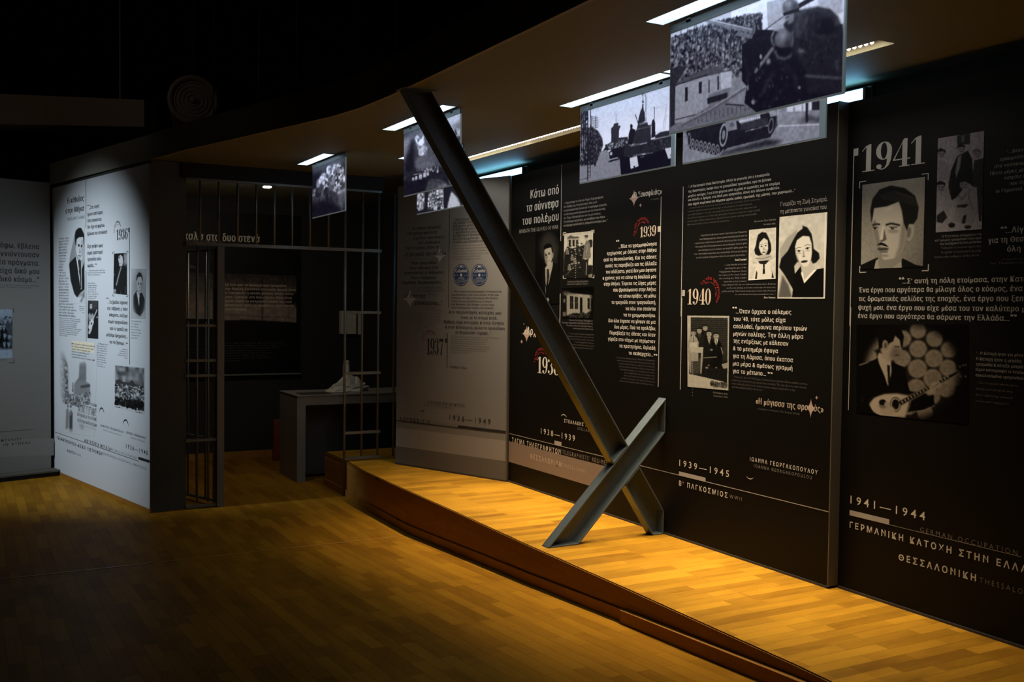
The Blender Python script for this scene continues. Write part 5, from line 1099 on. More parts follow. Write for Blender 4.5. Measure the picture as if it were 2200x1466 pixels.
q.poly(.10, (480, 745), (500, 775), (960, 520), (945, 500)).line(.6, 4, (480, 742), (945, 500)).line(.6, 4, (502, 777), (962, 522))
for i in range(16): q.line(.72, 8, (505+i*24, 740-i*13.2), (515+i*24, 756-i*13.2))
q.ell(.66, 770, 620, 50, 28, -25, soft=1).ell(.66, 735, 670, 36, 22, -30, soft=1).line(.2, 5, (745, 640), (800, 600)).line(.62, 14, (735, 608), (770, 590)).ell(.72, 395, 815, 60, 38, soft=1).ell(.5, 360, 770, 36, 30, soft=1).ell(.06, 355, 750, 30, 24).ell(.7, 390, 765, 20, 20)
q.poly(.05, (140, 840), (290, 838), (330, 850), (300, 930), (140, 930)).poly(.15, (185, 740), (195, 705), (200, 745))
for (x, y) in ((965, 470), (990, 460), (1010, 455), (970, 545), (1010, 548)): q.ell(.45, x, y, 7, 6)
stick(pLast, 'photo_print', q, (.60, .51, .38), label='photo of a seated man playing a bouzouki in a round pool of light')

# --- young woman, large print
q = Pic(P4(b3, (1015, 545), (1457, 500), (1435, 1302), (995, 1302)), b3, 170, 270, .80)
q.noise(.05, 14).grad(lambda X, Y: 1.0-.05*Y)
q.poly(.62, (1015, 850), (1080, 740), (1180, 660), (1160, 740), (1090, 860), (1020, 960), soft=2)
q.poly(.07, (1140, 760), (1180, 690), (1230, 650), (1225, 625), (1270, 640), (1310, 700), (1325, 780), (1330, 840), (1380, 880), (1386, 930), (1350, 970), (1310, 980), (1180, 960), (1150, 1000), (1180, 1290), (1130, 1200), (1060, 1080), (1010, 1010), (1030, 930), (1090, 860), soft=1)
q.poly(.05, (1130, 1290), (1150, 1080), (1210, 1000), (1250, 1150), (1350, 1030), (1425, 1018), (1425, 1290)).poly(.35, (1000, 1300), (1040, 1080), (1100, 1180), (1130, 1290), soft=3)
q.poly(.74, (1220, 1000), (1310, 950), (1345, 1030), (1245, 1150), (1215, 1080), soft=1).poly(.93, (1212, 1060), (1232, 1060), (1243, 1130), (1330, 1035), (1362, 1030), (1243, 1160))
q.poly(.86, (1158, 820), (1175, 760), (1230, 720), (1290, 725), (1312, 790), (1315, 880), (1305, 950), (1275, 1000), (1235, 1010), (1195, 960), (1165, 890), soft=1).poly(.62, (1160, 840), (1200, 970), (1240, 1012), (1210, 1000), (1172, 930), soft=2, al=.8)
q.ell(.78, 1193, 862, 22, 9, 0).ell(.8, 1274, 838, 23, 9, -16).ell(.08, 1194, 861, 10, 9).ell(.08, 1273, 837, 11, 9).line(.12, 5, (1170, 858), (1192, 852), (1216, 858)).line(.12, 5, (1249, 838), (1272, 827), (1298, 828)).line(.22, 5, (1164, 842), (1186, 828), (1216, 828)).line(.22, 5, (1244, 816), (1272, 800), (1304, 806)).ell(.6, 1195, 880, 24, 8, soft=1, al=.6).ell(.6, 1275, 858, 24, 8, soft=1, al=.6)
q.poly(.62, (1232, 850), (1240, 850), (1250, 915), (1228, 918), soft=1).line(.35, 6, (1226, 914), (1252, 910)).ell(.13, 1243, 958, 32, 12, -8).line(.3, 3, (1212, 956), (1275, 948)).line(.9, 10, (995, 1300), (1000, 560), al=.6)
q.line(.9, 7, (1440, 510), (1425, 1300)).line(.9, 8, (998, 1294), (1432, 1294))
stick(pBlack, 'portrait_print', q, (.86, .85, .76), label='large portrait of a dark haired young woman')
# --- young woman, small print
q = Pic(P4(b3, (733, 665), (983, 642), (978, 1117), (727, 1132)), b3, 120, 210, .80)
q.noise(.05, 12)
q.poly(.08, (800, 770), (815, 710), (850, 685), (890, 690), (915, 740), (935, 800), (938, 860), (915, 900), (880, 890), (820, 905), (790, 890), (780, 850), (795, 810), soft=1)
q.poly(.84, (822, 830), (830, 780), (870, 740), (905, 760), (910, 840), (895, 880), (868, 898), (842, 880), soft=1).ell(.7, 848, 818, 14, 6).ell(.7, 886, 812, 13, 6).ell(.1, 848, 817, 7, 6).ell(.1, 886, 811, 7, 6).line(.2, 3, (833, 804), (846, 798), (862, 799)).line(.2, 3, (874, 794), (888, 790), (902, 795)).poly(.5, (868, 820), (876, 850), (862, 852), soft=1).ell(.15, 868, 872, 15, 6).ell(.6, 890, 860, 10, 20, soft=2, al=.5)
q.poly(.70, (790, 930), (850, 900), (930, 890), (955, 930), (900, 955), (830, 955), soft=1).line(.35, 5, (790, 925), (850, 935), (930, 910)).poly(.12, (815, 955), (920, 945), (890, 980), (870, 985), (830, 978)).poly(.08, (862, 980), (876, 980), (880, 1070), (858, 1075)).ell(.5, 869, 1020, 4, 8)
q.poly(.86, (760, 1130), (800, 985), (860, 985), (856, 1080), (882, 1078), (880, 985), (930, 960), (960, 1120)).poly(.15, (785, 1122), (800, 1040), (810, 1060), (805, 1118)).poly(.15, (925, 990), (955, 1080), (965, 1110), (940, 1112), (945, 1060)).line(.4, 4, (770, 970), (800, 970)).line(.92, 6, (735, 668), (730, 1130)).line(.92, 6, (730, 1126), (978, 1112))
stick(pBlack, 'portrait_print', q, (.84, .83, .74), label='small portrait of a young woman with a scarf')
# --- men at a table, deckle edged print
q = Pic(P4(b4, (182, 188), (622, 190), (612, 975), (184, 935)), b4, 170, 270, .72)
q.poly(.16, (218, 205), (606, 212), (600, 930), (560, 880), (200, 800), (215, 500))
for i in range(34): q.line(.27 if i % 2 else .12, 7, (220, 212+i*11), (604, 218+i*11), al=.7)
q.poly(.66, (195, 700), (230, 560), (345, 560), (340, 790), (210, 800), al=.2).poly(.10, (340, 680), (604, 660), (600, 890), (420, 850), (330, 820)).poly(.60, (540, 700), (604, 680), (604, 740), (560, 745)).poly(.74, (190, 800), (420, 850), (600, 900), (600, 950), (190, 920)).dots(.1, .5, 150, 9, (430, 870), (600, 905), (600, 945), (430, 930), seed=4)
for (x, y, h, c, s) in ((370, 280, 330, .08, .10), (308, 310, 320, .12, .3), (245, 335, 330, .60, .7), (410, 340, 360, .09, .8), (485, 360, 380, .06, .85)): small_man(q, x, y, h, c, s, .62)
q.poly(.70, (200, 520), (350, 520), (345, 580), (215, 575)).poly(.58, (205, 575), (225, 575), (222, 790), (212, 790)).poly(.62, (325, 575), (348, 575), (330, 800), (318, 795)).poly(.8, (208, 470), (285, 470), (285, 520), (205, 520), al=.7).line(.55, 9, (535, 520), (555, 590)).line(.5, 8, (350, 632), (490, 622)).ell(.5, 435, 548, 14, 10).ell(.5, 385, 735, 16, 9).ell(.45, 405, 710, 10, 8).ell(.45, 485, 735, 10, 8)
q.line(.6, 10, (395, 390), (415, 480)).line(.6, 8, (475, 400), (470, 470))
for i in range(12): q.ell(.75, 237, 590+i*20, 4, 5)
q.noise(.05, 60)
stick(pBlack, 'photo_print', q, (.74, .72, .60), label='deckle edged photo of five men round a white table')
# --- soldiers
c6 = (1160, 480, 6.664)
q = Pic(P4(c6, (352, 148), (765, 108), (755, 790), (338, 785)), c6, 100, 160, .78)
q.poly(.68, (390, 210), (560, 190), (560, 330), (390, 340)).poly(.35, (395, 205), (440, 170), (480, 190), (560, 190), (560, 215), (395, 222))
for x in (430, 485, 535): q.poly(.12, (x-15, 240), (x+15, 235), (x+15, 330), (x-15, 330))
q.poly(.10, (350, 420), (400, 330), (460, 360), (600, 330), (640, 300), (640, 600), (755, 600), (755, 790), (338, 785), soft=1)
q.poly(.16, (700, 240), (755, 230), (755, 330), (720, 360))
for i, (x, y) in enumerate(((395, 360), (440, 340), (505, 370), (465, 450), (570, 385), (600, 300), (505, 500), (560, 560), (460, 575), (425, 590), (545, 300))):
    q.ell(.62, x, y, 13, 19).poly(.12, (x-14, y-5), (x-12, y-20), (x+12, y-20), (x+14, y-5)).poly(.14 if i % 3 else .42, (x-26, y+85), (x-20, y+22), (x+20, y+22), (x+26, y+85)).line(.2, 4, (x-8, y), (x+8, y)).ell(.62, x+18, y+70, 8, 7)
q.poly(.45, (640, 330), (660, 250), (700, 245), (720, 300), (735, 480), (700, 520), (650, 500), (610, 520)).ell(.66, 665, 205, 22, 32).poly(.2, (640, 195), (645, 170), (690, 168), (692, 200)).line(.2, 5, (650, 205), (682, 205)).line(.7, 5, (655, 315), (700, 320)).line(.7, 6, (680, 340), (668, 430)).poly(.12, (610, 520), (700, 515), (680, 750), (620, 755)).line(.6, 8, (672, 560), (665, 740)).poly(.5, (690, 740), (755, 720), (750, 780), (700, 775)).line(.35, 8, (370, 750), (520, 590))
for i in range(13): q.ell(.75, 513, 370+i*34, 5, 6)
q.noise(.08, 60)
stick(pBlack, 'photo_print', q, (.78, .77, .66), label='group photo of soldiers in front of a white building')
# --- white house fading out at the top
q = Pic(P4(c6, (325, 930), (770, 905), (757, 1360), (318, 1350)), c6, 100, 105, .05)
q.poly(.60, (385, 990), (760, 1030), (760, 1290), (385, 1320), soft=1).poly(.52, (335, 950), (430, 970), (385, 1050), (335, 1020), soft=4)
for (x0, x1, y0, y1) in ((432, 482, 1040, 1225), (502, 548, 1050, 1228), (575, 612, 1058, 1290), (685, 715, 1070, 1230), (735, 757, 1080, 1230), (330, 378, 1030, 1290)): q.poly(.07, (x0, y0), (x1, y0+6), (x1, y1), (x0, y1))
for x in (432, 502, 685): q.line(.4, 4, (x, 1135), (x+48, 1138)); 
q.line(.35, 4, (457, 1045), (457, 1222)).line(.35, 4, (525, 1052), (525, 1225)).poly(.07, (420, 1310), (480, 1285), (560, 1290), (660, 1300), (700, 1270), (760, 1250), (760, 1360), (420, 1360), soft=1).dots(.05, .3, 80, 10, (420, 1300), (760, 1270), (760, 1355), (420, 1355), seed=3).ell(.4, 352, 1110, 16, 30, soft=1).poly(.4, (330, 1270), (375, 1270), (375, 1330), (330, 1330), soft=1).line(.75, 8, (525, 1012), (605, 1032))
q.grad(lambda X, Y: np.clip((Y-.02)*4, 0, 1)*np.clip((1-X)*8, .15, 1)).noise(.04, 50)
stick(pBlack, 'photo_print', q, (.70, .68, .58), label='photo of a white house with tall dark windows')
# --- man in tie, fading into the black board
q = Pic(P4(c6, (-60, 130), (285, 110), (275, 1150), (-70, 1180)), c6, 90, 240, .02)
q.ell(.22, 130, 330, 130, 210, soft=10, al=.8).poly(.20, (140, 330), (262, 310), (258, 610), (180, 570), soft=5, al=.6)
q.poly(.05, (50, 640), (180, 560), (258, 610), (280, 680), (280, 1150), (60, 1150), (40, 800)).poly(.62, (78, 640), (100, 605), (185, 545), (185, 610), (150, 760), (125, 880), (100, 780), (95, 900), (85, 860)).poly(.07, (100, 660), (130, 650), (140, 760), (120, 880), (100, 770))
for i in range(6): q.line(.4, 5, (104, 690+i*30), (130, 676+i*30))
q.poly(.66, (66, 380), (110, 350), (165, 345), (178, 420), (185, 470), (170, 540), (140, 605), (110, 610), (85, 570), (70, 500), soft=1).ell(.55, 182, 455, 14, 44, soft=1).poly(.35, (70, 400), (82, 570), (112, 610), (100, 520), (90, 430), soft=2, al=.8)
q.poly(.04, (58, 400), (55, 330), (90, 295), (140, 288), (172, 310), (190, 400), (185, 430), (172, 400), (165, 345), (110, 358), (72, 375))
q.ell(.08, 92, 460, 14, 8).ell(.08, 135, 440, 17, 9).line(.08, 9, (75, 445), (105, 445)).line(.08, 9, (118, 428), (155, 420)).poly(.35, (105, 450), (114, 500), (98, 505), soft=1).line(.15, 8, (100, 545), (145, 528)).line(.75, 5, (105, 540), (140, 525)).ell(.6, 115, 1095, 18, 28, soft=1).line(.5, 5, (84, 900), (86, 1010))
stick(pBlack, 'portrait_print', q, (.72, .70, .60), label='portrait of a smiling man in a striped tie, fading into black')

# --- white board: oval portrait
pw = P4(w1, (240, 500), (490, 495), (490, 1700), (240, 1700))
q = Pic(pw, w1, 90, 300, .80)
ov = q.area((335, 620), (350, 540), (400, 505), (440, 510), (488, 600), (490, 1620), (455, 1590), (372, 1610), (330, 1560), (270, 1340), (246, 1100), (262, 950), (300, 780), soft=1)
ov = np.maximum(ov, q.area((412, 1670), (450, 1590), (488, 1500), (488, 1600), (450, 1695), soft=1)*.7)
q.a[:] = .62; q.grad(lambda X, Y: 1.06-.2*(1-X))
q.poly(.13, (240, 1080), (350, 960), (400, 1180), (440, 1180), (492, 1040), (492, 1480), (430, 1530), (372, 1612), (300, 1500), (240, 1300)).poly(.86, (345, 940), (362, 1000), (430, 1480), (445, 1480), (395, 1160), (385, 1020)).poly(.20, (385, 1030), (420, 1000), (440, 1060), (440, 1490), (425, 1450), (410, 1180)).line(.75, 8, (440, 1050), (443, 1480))
q.poly(.80, (366, 690), (400, 660), (465, 655), (482, 720), (480, 900), (465, 1000), (440, 1025), (400, 1000), (365, 930), (352, 860), soft=1).poly(.55, (440, 700), (484, 700), (480, 920), (455, 1015), (440, 900), soft=4, al=.6).poly(.12, (340, 720), (335, 620), (352, 560), (400, 512), (440, 512), (486, 620), (488, 820), (478, 760), (466, 655), (400, 662), (366, 692), (358, 800), (348, 780))
q.ell(.16, 402, 795, 14, 14).ell(.16, 440, 805, 12, 14).line(.2, 12, (380, 775), (418, 778)).line(.2, 12, (430, 785), (460, 790)).poly(.5, (415, 810), (428, 905), (408, 915), soft=1).line(.25, 14, (390, 950), (435, 955)).ell(.5, 415, 985, 14, 8, soft=1)
q.poly(.45, (412, 1670), (450, 1590), (488, 1500), (488, 1600), (450, 1695)); q.alpha = ov
stick(pWhite, 'portrait_print', q, (.92, .94, .98), 2.2, mix=(.56, .58, .61), label='oval portrait of a young man in a suit')
# profile portrait
q = Pic(P4(w1, (955, 918), (1158, 905), (1158, 1570), (945, 1545)), w1, 60, 160, .12)
q.poly(.62, (1100, 915), (1160, 910), (1160, 1080), (1110, 1120), soft=5).poly(.13, (945, 1545), (985, 1200), (1040, 1130), (1110, 1110), (1160, 1150), (1160, 1570)).poly(.78, (1030, 960), (1060, 930), (1095, 960), (1100, 1040), (1085, 1110), (1040, 1120), (1032, 1060), (1022, 1010), soft=1).poly(.10, (1040, 912), (1100, 912), (1112, 1000), (1098, 1050), (1092, 970), (1060, 935), (1035, 950)).line(.15, 12, (1030, 975), (1055, 970)).ell(.15, 1045, 990, 8, 7).line(.3, 8, (1036, 1078), (1060, 1072)).line(.70, 14, (1070, 1120), (1030, 1260), (990, 1420), soft=1).ell(.6, 965, 1500, 24, 26, soft=1).line(.5, 8, (950, 1250), (970, 1245)).poly(.5, (945, 1510), (1000, 1540), (945, 1560)).line(.35, 6, (1060, 1500), (1060, 1570)).line(.35, 6, (1130, 1440), (1130, 1570))
stick(pWhite, 'portrait_print', q, (.9, .9, .95), 2.2, label='dark portrait of a man looking left')
# man with bouzouki
q = Pic(P4(w2, (543, 335), (707, 340), (705, 942), (538, 928)), w2, 50, 150, .14)
q.poly(.25, (543, 335), (707, 340), (700, 470), (560, 500), soft=6).poly(.62, (545, 560), (580, 530), (620, 540), (650, 590), (630, 650), (560, 640), soft=1).ell(.78, 592, 425, 18, 45, soft=1).poly(.12, (572, 400), (575, 370), (600, 362), (612, 400), (600, 385)).line(.2, 8, (580, 420), (606, 420)).poly(.10, (575, 480), (610, 490), (605, 560), (585, 560)).line(.75, 14, (690, 480), (600, 680)).poly(.82, (590, 640), (625, 620), (638, 680), (615, 740), (600, 810), (575, 865), (555, 860), (575, 800), (550, 770), (555, 720)).ell(.15, 600, 700, 10, 20).ell(.72, 690, 600, 8, 14).poly(.6, (555, 600), (570, 650), (575, 720), (560, 720)).ell(.75, 570, 830, 18, 36, 15, soft=1)
stick(pWhite, 'photo_print', q, (.9, .9, .95), 2.2, label='dark photo of a man holding a bouzouki')
# older man, soft vignette in a thin frame
pv = P4(w2, (1232, -165), (1462, -160), (1445, 625), (1222, 615))
q = Pic(pv, w2, 70, 190, .74)
vig = q.area(*[(1350+105*math.cos(t), 220+380*math.sin(t)) for t in [2*math.pi*i/30 for i in range(30)]], soft=7)
v2 = Pic(pv, w2, 70, 190, .60)
v2.poly(.16, (1250, 500), (1262, 260), (1310, 180), (1400, 220), (1440, 320), (1440, 480), (1370, 590)).poly(.78, (1310, 190), (1330, 200), (1360, 260), (1350, 430), (1335, 340)).poly(.15, (1352, 280), (1372, 290), (1372, 560), (1355, 500)).poly(.68, (1318, 20), (1330, -40), (1385, -40), (1402, 30), (1392, 170), (1362, 240), (1340, 220), (1322, 130), soft=1).poly(.18, (1306, 20), (1312, -60), (1350, -112), (1390, -90), (1408, -20), (1405, 60), (1395, 0), (1382, -40), (1330, -30), (1318, 20)).line(.15, 10, (1330, 58), (1352, 64)).line(.15, 10, (1368, 66), (1390, 62)).ell(.2, 1342, 78, 10, 9).ell(.2, 1380, 80, 10, 9).line(.4, 10, (1352, 180), (1380, 182)).poly(.5, (1362, 80), (1372, 140), (1355, 140), soft=1).poly(.4, (1385, 60), (1402, 60), (1390, 180), (1375, 220), soft=2, al=.6)
q.a = q.a*(1-vig)+v2.a*vig; q.line(.5, 4, (1232, -165), (1462, -160), (1445, 625), (1222, 615), (1232, -165))
stick(pWhite, 'portrait_print', q, (.86, .88, .92), 2.2, label='framed soft vignette portrait of an older man')
# street scene fading into the board, with the two strolling men
ps = P4(w3, (70, -190), (600, -130), (560, 1010), (70, 940))
q = Pic(ps, w3, 120, 240, .82)
q.poly(.45, (90, -180), (130, -170), (195, 80), (200, 420), (130, 560), (85, 300), soft=3).dots(.15, .75, 420, 12, (90, -100), (180, 0), (200, 430), (150, 560), (85, 320), seed=11).line(.25, 12, (110, -150), (180, 40), soft=2).line(.3, 10, (130, -170), (190, 60), soft=2)
q.poly(.50, (280, 470), (285, 290), (345, 200), (358, 0), (430, -20), (450, 20), (450, 260), (500, 290), (505, 560), (350, 600), soft=1)
for i in range(7): q.line(.28, 4, (362+i*13, 20-i*2), (362+i*13, 240), al=.8)
for i in range(6): q.line(.3, 4, (290+i*10, 300-i*16), (440, 110+i*30), al=.5)
q.poly(.22, (370, 310), (500, 290), (505, 330), (375, 350)).dots(.1, .85, 520, 11, (150, 430), (300, 440), (510, 400), (500, 560), (340, 600), (160, 560), seed=5).poly(.3, (258, 400), (262, 270), (272, 270), (275, 400))
q.poly(.50, (165, 920), (175, 640), (205, 620), (215, 700), (205, 900), soft=1).ell(.4, 200, 595, 12, 20).poly(.14, (218, 930), (222, 680), (240, 640), (262, 690), (258, 940), (238, 1000), soft=1).ell(.30, 238, 598, 12, 20).line(.8, 6, (240, 660), (240, 720)).poly(.6, (345, 835), (420, 850), (400, 930), soft=4)
X, Y = q.X, q.Y
q.alpha = np.clip(np.minimum(X*5, np.minimum((1-X)*6, np.minimum(Y*6, (1-Y)*14))), 0, 1)*.92
stick(pWhite, 'photo_print', q, (.84, .86, .90), 1.6, mix=(.56, .58, .61), label='old street scene fading into the board, two men strolling')
# crowd before a hill
q = Pic(P4(w3, (838, 25), (1250, 62), (1245, 705), (835, 600)), w3, 100, 130, .80)
q.poly(.46, (848, 35), (1242, 75), (1240, 330), (848, 240)); ar = q.area((848, 35), (1242, 75), (1240, 330), (848, 240)); q.noise(.2, 9, ar, 3)
q.poly(.68, (848, 80), (880, 180), (870, 240), (848, 230), soft=4).poly(.25, (848, 240), (900, 220), (960, 260), (1040, 270), (1080, 228), (1120, 290), (1240, 325), (1240, 380), (848, 330)).poly(.20, (848, 290), (1240, 330), (1240, 665), (848, 572)).dots(.06, .85, 900, 11, (848, 290), (1240, 335), (1240, 660), (848, 568), seed=8).dots(.02, .15, 260, 16, (848, 480), (1240, 540), (1240, 660), (848, 565), seed=9)
q.dots(.1, .2, 30, 6, (850, 598), (950, 618), (950, 628), (850, 606), seed=2).dots(.1, .2, 30, 6, (1130, 668), (1235, 690), (1235, 698), (1130, 676), seed=2)
stick(pWhite, 'photo_print', q, (.86, .88, .92), 2.2, label='white bordered photo of a large crowd below a hill')
# far left group photo
q = Pic(P4(d0, (-330, 1195), (97, 1188), (97, 1575), (-330, 1590)), d0, 110, 100, .5)
q.poly(.72, (-330, 1195), (97, 1188), (97, 1260), (-330, 1270), soft=3)
for i in range(40):
    r_ = np.random.RandomState(i); x = -300+r_.rand()*390; y = 1235+(i//10)*65+r_.rand()*25; small_man(q, x, y, 150, .07+.25*(r_.rand() > .7), .8, .66, .36)
q.poly(.72, (-330, 1510), (97, 1500), (97, 1580), (-330, 1590), soft=2).noise(.05, 40)
stick(pDim, 'photo_print', q, (.52, .64, .80), 2.2, label='blue tinted group photo of people in suits')
# brown street picture inside the cell
q = Pic(P4(c5, (50, 90), (1445, 130), (1445, 722), (45, 715)), c5, 130, 70, .46)
q.grad(lambda X, Y: .55+.75*np.clip(Y*1.4, 0, 1)).poly(.14, (830, 300), (1010, 300), (1010, 480), (830, 490), soft=2).poly(.15, (1300, 350), (1445, 340), (1445, 520), (1300, 490), soft=2).line(.16, 16, (1018, 130), (1018, 690)).line(.2, 5, (1355, 530), (1355, 690)).line(.25, 6, (530, 628), (780, 625), (900, 645), (1440, 665)).poly(.05, (45, 690), (900, 690), (1445, 722), (1445, 760), (45, 760)).noise(.08, 40)
q.line(.25, 6, (45, 690), (420, 690))
stick(pCell, 'photo_print', q, (.62, .50, .40), 1.5, label='brownish street photo with cables')

# ------------------------------------------------------------------ hanging photographs
BL = (.80, .82, 1.0)
cF = (1380, 0, 3.9286)
q = Pic(HANG['F'][1], cF, 330, 165, .56)
# sky, trees, house
q.poly(.82, (230, -360), (1700, -380), (1700, 200), (900, 260), (240, 330)).poly(.66, (1050, 20), (1200, -20), (1200, 240), (1060, 240)).grad(lambda X, Y: 1-.12*(X < .4))
q.poly(.40, (232, 330), (420, 260), (600, 210), (900, 150), (1000, 100), (1000, 300), (860, 620), (232, 680)).dots(.04, .62, 5200, 9, (232, 330), (420, 255), (620, 190), (860, 130), (1010, 120), (1000, 320), (860, 640), (232, 690), seed=21)
for i in range(16): q.line(.16, 7, (300+i*44, 560-i*6), (330+i*42+(i % 3)*14, 230-i*8), al=.6)
q.poly(.22, (232, 600), (290, 560), (380, 560), (280, 720), (275, 1050), (235, 1080)).poly(.62, (280, 720), (560, 620), (760, 570), (760, 730), (560, 800), (560, 990), (275, 1040)).poly(.36, (280, 715), (300, 690), (540, 575), (640, 560), (700, 600), (770, 560), (760, 600), (560, 640)).line(.08, 9, (280, 722), (555, 628)).poly(.72, (660, 615), (750, 600), (750, 735), (665, 755))
for (x, y, w_, h_) in ((372, 735, 24, 120), (490, 690, 26, 100), (563, 675, 10, 110), (640, 640, 14, 120)): q.poly(.14, (x-w_/2, y+4), (x+w_/2, y-4), (x+w_/2, y+h_-4), (x-w_/2, y+h_+4))
q.poly(.16, (545, 830), (720, 780), (720, 830), (550, 880)).line(.12, 8, (280, 1010), (560, 940)).poly(.48, (560, 900), (960, 880), (960, 960), (420, 1060), (300, 1060))
for i in range(14): q.line(.2, 5, (470+i*36, 935-i*4), (470+i*36, 1040-i*9), al=.7)
q.line(.42, 26, (330, 1060), (600, 920), (870, 740)).line(.68, 5, (330, 1045), (600, 905), (870, 728)).line(.14, 12, (700, 880), (860, 890))
# the gun and shield
q.poly(.07, (840, 380), (930, 310), (960, 250), (1050, 250), (1130, 260), (1200, 300), (1690, 200), (1690, 800), (1480, 850), (960, 950), (940, 930), (860, 870), (880, 730), (840, 680))
q.line(.50, 34, (540, 170), (700, 215), (930, 265), soft=1).line(.72, 8, (540, 160), (930, 250)).line(.45, 36, (780, 280), (930, 310)).line(.12, 20, (770, 290), (800, 260)).line(.16, 26, (985, 150), (1000, 250)).line(.6, 14, (1100, 400), (950, 610), soft=1).line(.25, 8, (1040, 250), (1190, 140)).line(.14, 40, (1250, 90), (1450, -20))
# soldier at the back with helmet, seen over the gun
q.poly(.15, (1190, 210), (1240, 130), (1330, 90), (1480, 55), (1590, 75), (1650, 140), (1700, 280), (1700, 790), (1350, 780), (1270, 420), soft=1).ell(.40, 1252, 62, 70, 74, soft=1).ell(.62, 1232, 28, 30, 26, soft=3).ell(.3, 1290, 80, 30, 40, soft=3).poly(.10, (1184, 112), (1322, 66), (1326, 96), (1195, 138)).poly(.50, (1200, 136), (1285, 112), (1288, 180), (1236, 206), (1202, 172), soft=1).line(.15, 9, (1205, 150), (1240, 140)).line(.2, 8, (1212, 186), (1238, 182)).poly(.24, (1285, 110), (1380, 75), (1400, 170), (1330, 330), (1262, 290), soft=1)
for (a_, b_, c_, d_, e_, f_, w_) in ((1300, 130, 1380, 80, 1560, 90, 18), (1560, 90, 1630, 140, 1670, 230, 16), (1330, 150, 1300, 220, 1310, 300, 12), (1400, 130, 1370, 200, 1380, 310, 12), (1450, 110, 1430, 170, 1470, 200, 10), (1520, 120, 1590, 150, 1620, 230, 12), (1440, 270, 1500, 305, 1580, 290, 14), (1600, 260, 1640, 190, 1660, 160, 12), (1650, 480, 1640, 540, 1650, 600, 22)): q.line(.40, w_, (a_, b_), (c_, d_), (e_, f_), soft=2, al=.8)
q.poly(.035, (1455, 175), (1590, 145), (1635, 255), (1560, 300), (1465, 278), soft=2).ell(.3, 1490, 215, 14, 20, soft=2).poly(.62, (1480, 0), (1690, -60), (1690, 110), (1650, 120), (1590, 70), (1490, 50), soft=1, al=.7)
# front soldier: helmet with goggles pushed up, dark collar, sleeve
q.poly(.07, (1040, 520), (1110, 480), (1290, 460), (1380, 600), (1390, 860), (960, 950), (980, 800), soft=1).ell(.38, 1188, 335, 74, 92, 10, soft=1).ell(.60, 1182, 300, 40, 44, 10, soft=4).ell(.24, 1230, 370, 28, 50, 10, soft=3).line(.58, 13, (1150, 238), (1110, 265), (1090, 315), (1098, 368), (1118, 388), soft=1).line(.50, 10, (1262, 265), (1272, 330), (1258, 400), soft=1).poly(.03, (1122, 385), (1170, 405), (1250, 400), (1245, 450), (1190, 475), (1135, 445), soft=1).poly(.36, (1104, 430), (1128, 420), (1150, 470), (1200, 486), (1245, 460), (1268, 425), (1262, 480), (1200, 512), (1140, 500), soft=1)
q.line(.48, 17, (1112, 400), (1040, 500), (950, 612), soft=1).ell(.52, 1065, 520, 20, 28, soft=1).line(.26, 24, (1010, 800), (1060, 680), (1120, 610), soft=3).line(.24, 20, (1200, 560), (1290, 640), (1310, 760), soft=3).line(.22, 16, (1100, 860), (1180, 760), soft=3).line(.44, 15, (1370, 640), (1690, 660), soft=1).line(.30, 12, (1330, 430), (1400, 460), soft=2).ell(.5, 1340, 432, 34, 14, 20, soft=2)
q.dots(.03, .30, 90, 8, (880, 480), (1340, 520), (1330, 860), (960, 930), (890, 800), seed=31).dots(.03, .26, 50, 9, (1330, 300), (1660, 250), (1660, 560), (1360, 600), seed=33).ell(.6, 1000, 478, 9, 20).ell(.55, 1008, 530, 7, 10).ell(.55, 935, 862, 14, 20).ell(.5, 890, 740, 10, 24).ell(.5, 1325, 740, 10, 14).line(.3, 10, (860, 480), (900, 620), (880, 700), soft=2).line(.22, 8, (960, 330), (1090, 320), soft=1)
q.noise(.04, 90); hang_print('F', q, BL)
# tank on the road
q = Pic(HANG['E'][1], cF, 260, 135, .50)
q.poly(.66, (340, 600), (1530, 500), (1530, 900), (1160, 960), (340, 1010)).poly(.55, (900, 900), (1500, 830), (1500, 960), (1150, 980)).poly(.78, (1220, 890), (1430, 860), (1430, 930), (1220, 960)).line(.3, 5, (1280, 885), (1280, 950)).line(.3, 5, (1350, 870), (1350, 940)).poly(.18, (1430, 860), (1500, 850), (1500, 930), (1430, 930)).poly(.58, (340, 1130), (700, 1010), (1140, 950), (1500, 930), (1500, 1160), (340, 1390)).poly(.20, (1040, 1180), (1190, 1190), (1100, 1225), (660, 1310), (640, 1300), soft=2).poly(.36, (1300, 1030), (1400, 970), (1500, 990), (1490, 1040), soft=2).poly(.12, (1378, 870), (1400, 865), (1398, 1035), (1378, 1035)).line(.76, 10, (1150, 1065), (1500, 1050))
q.poly(.12, (370, 1120), (410, 1040), (660, 1010), (720, 1040), (1060, 950), (1135, 960), (1140, 1060), (1080, 1160), (720, 1250), (640, 1315), (400, 1260)).poly(.55, (700, 1035), (790, 1010), (800, 1090), (720, 1110)).poly(.60, (790, 1005), (990, 960), (1000, 1000), (830, 1045)).poly(.26, (830, 1050), (1060, 990), (1060, 1060), (830, 1100)).ell(.42, 760, 1055, 20, 20)
for i in range(11): q.poly(.85, (820+i*16, 1035-i*3.5), (832+i*16, 1030-i*3.5), (826+i*16, 1008-i*3.5))
q.ell(.60, 685, 1140, 34, 100, 6).ell(.14, 685, 1140, 24, 80, 6).ell(.55, 686, 1140, 12, 40, 6).ell(.45, 1085, 1060, 22, 70, 8).ell(.10, 1085, 1060, 14, 50, 8)
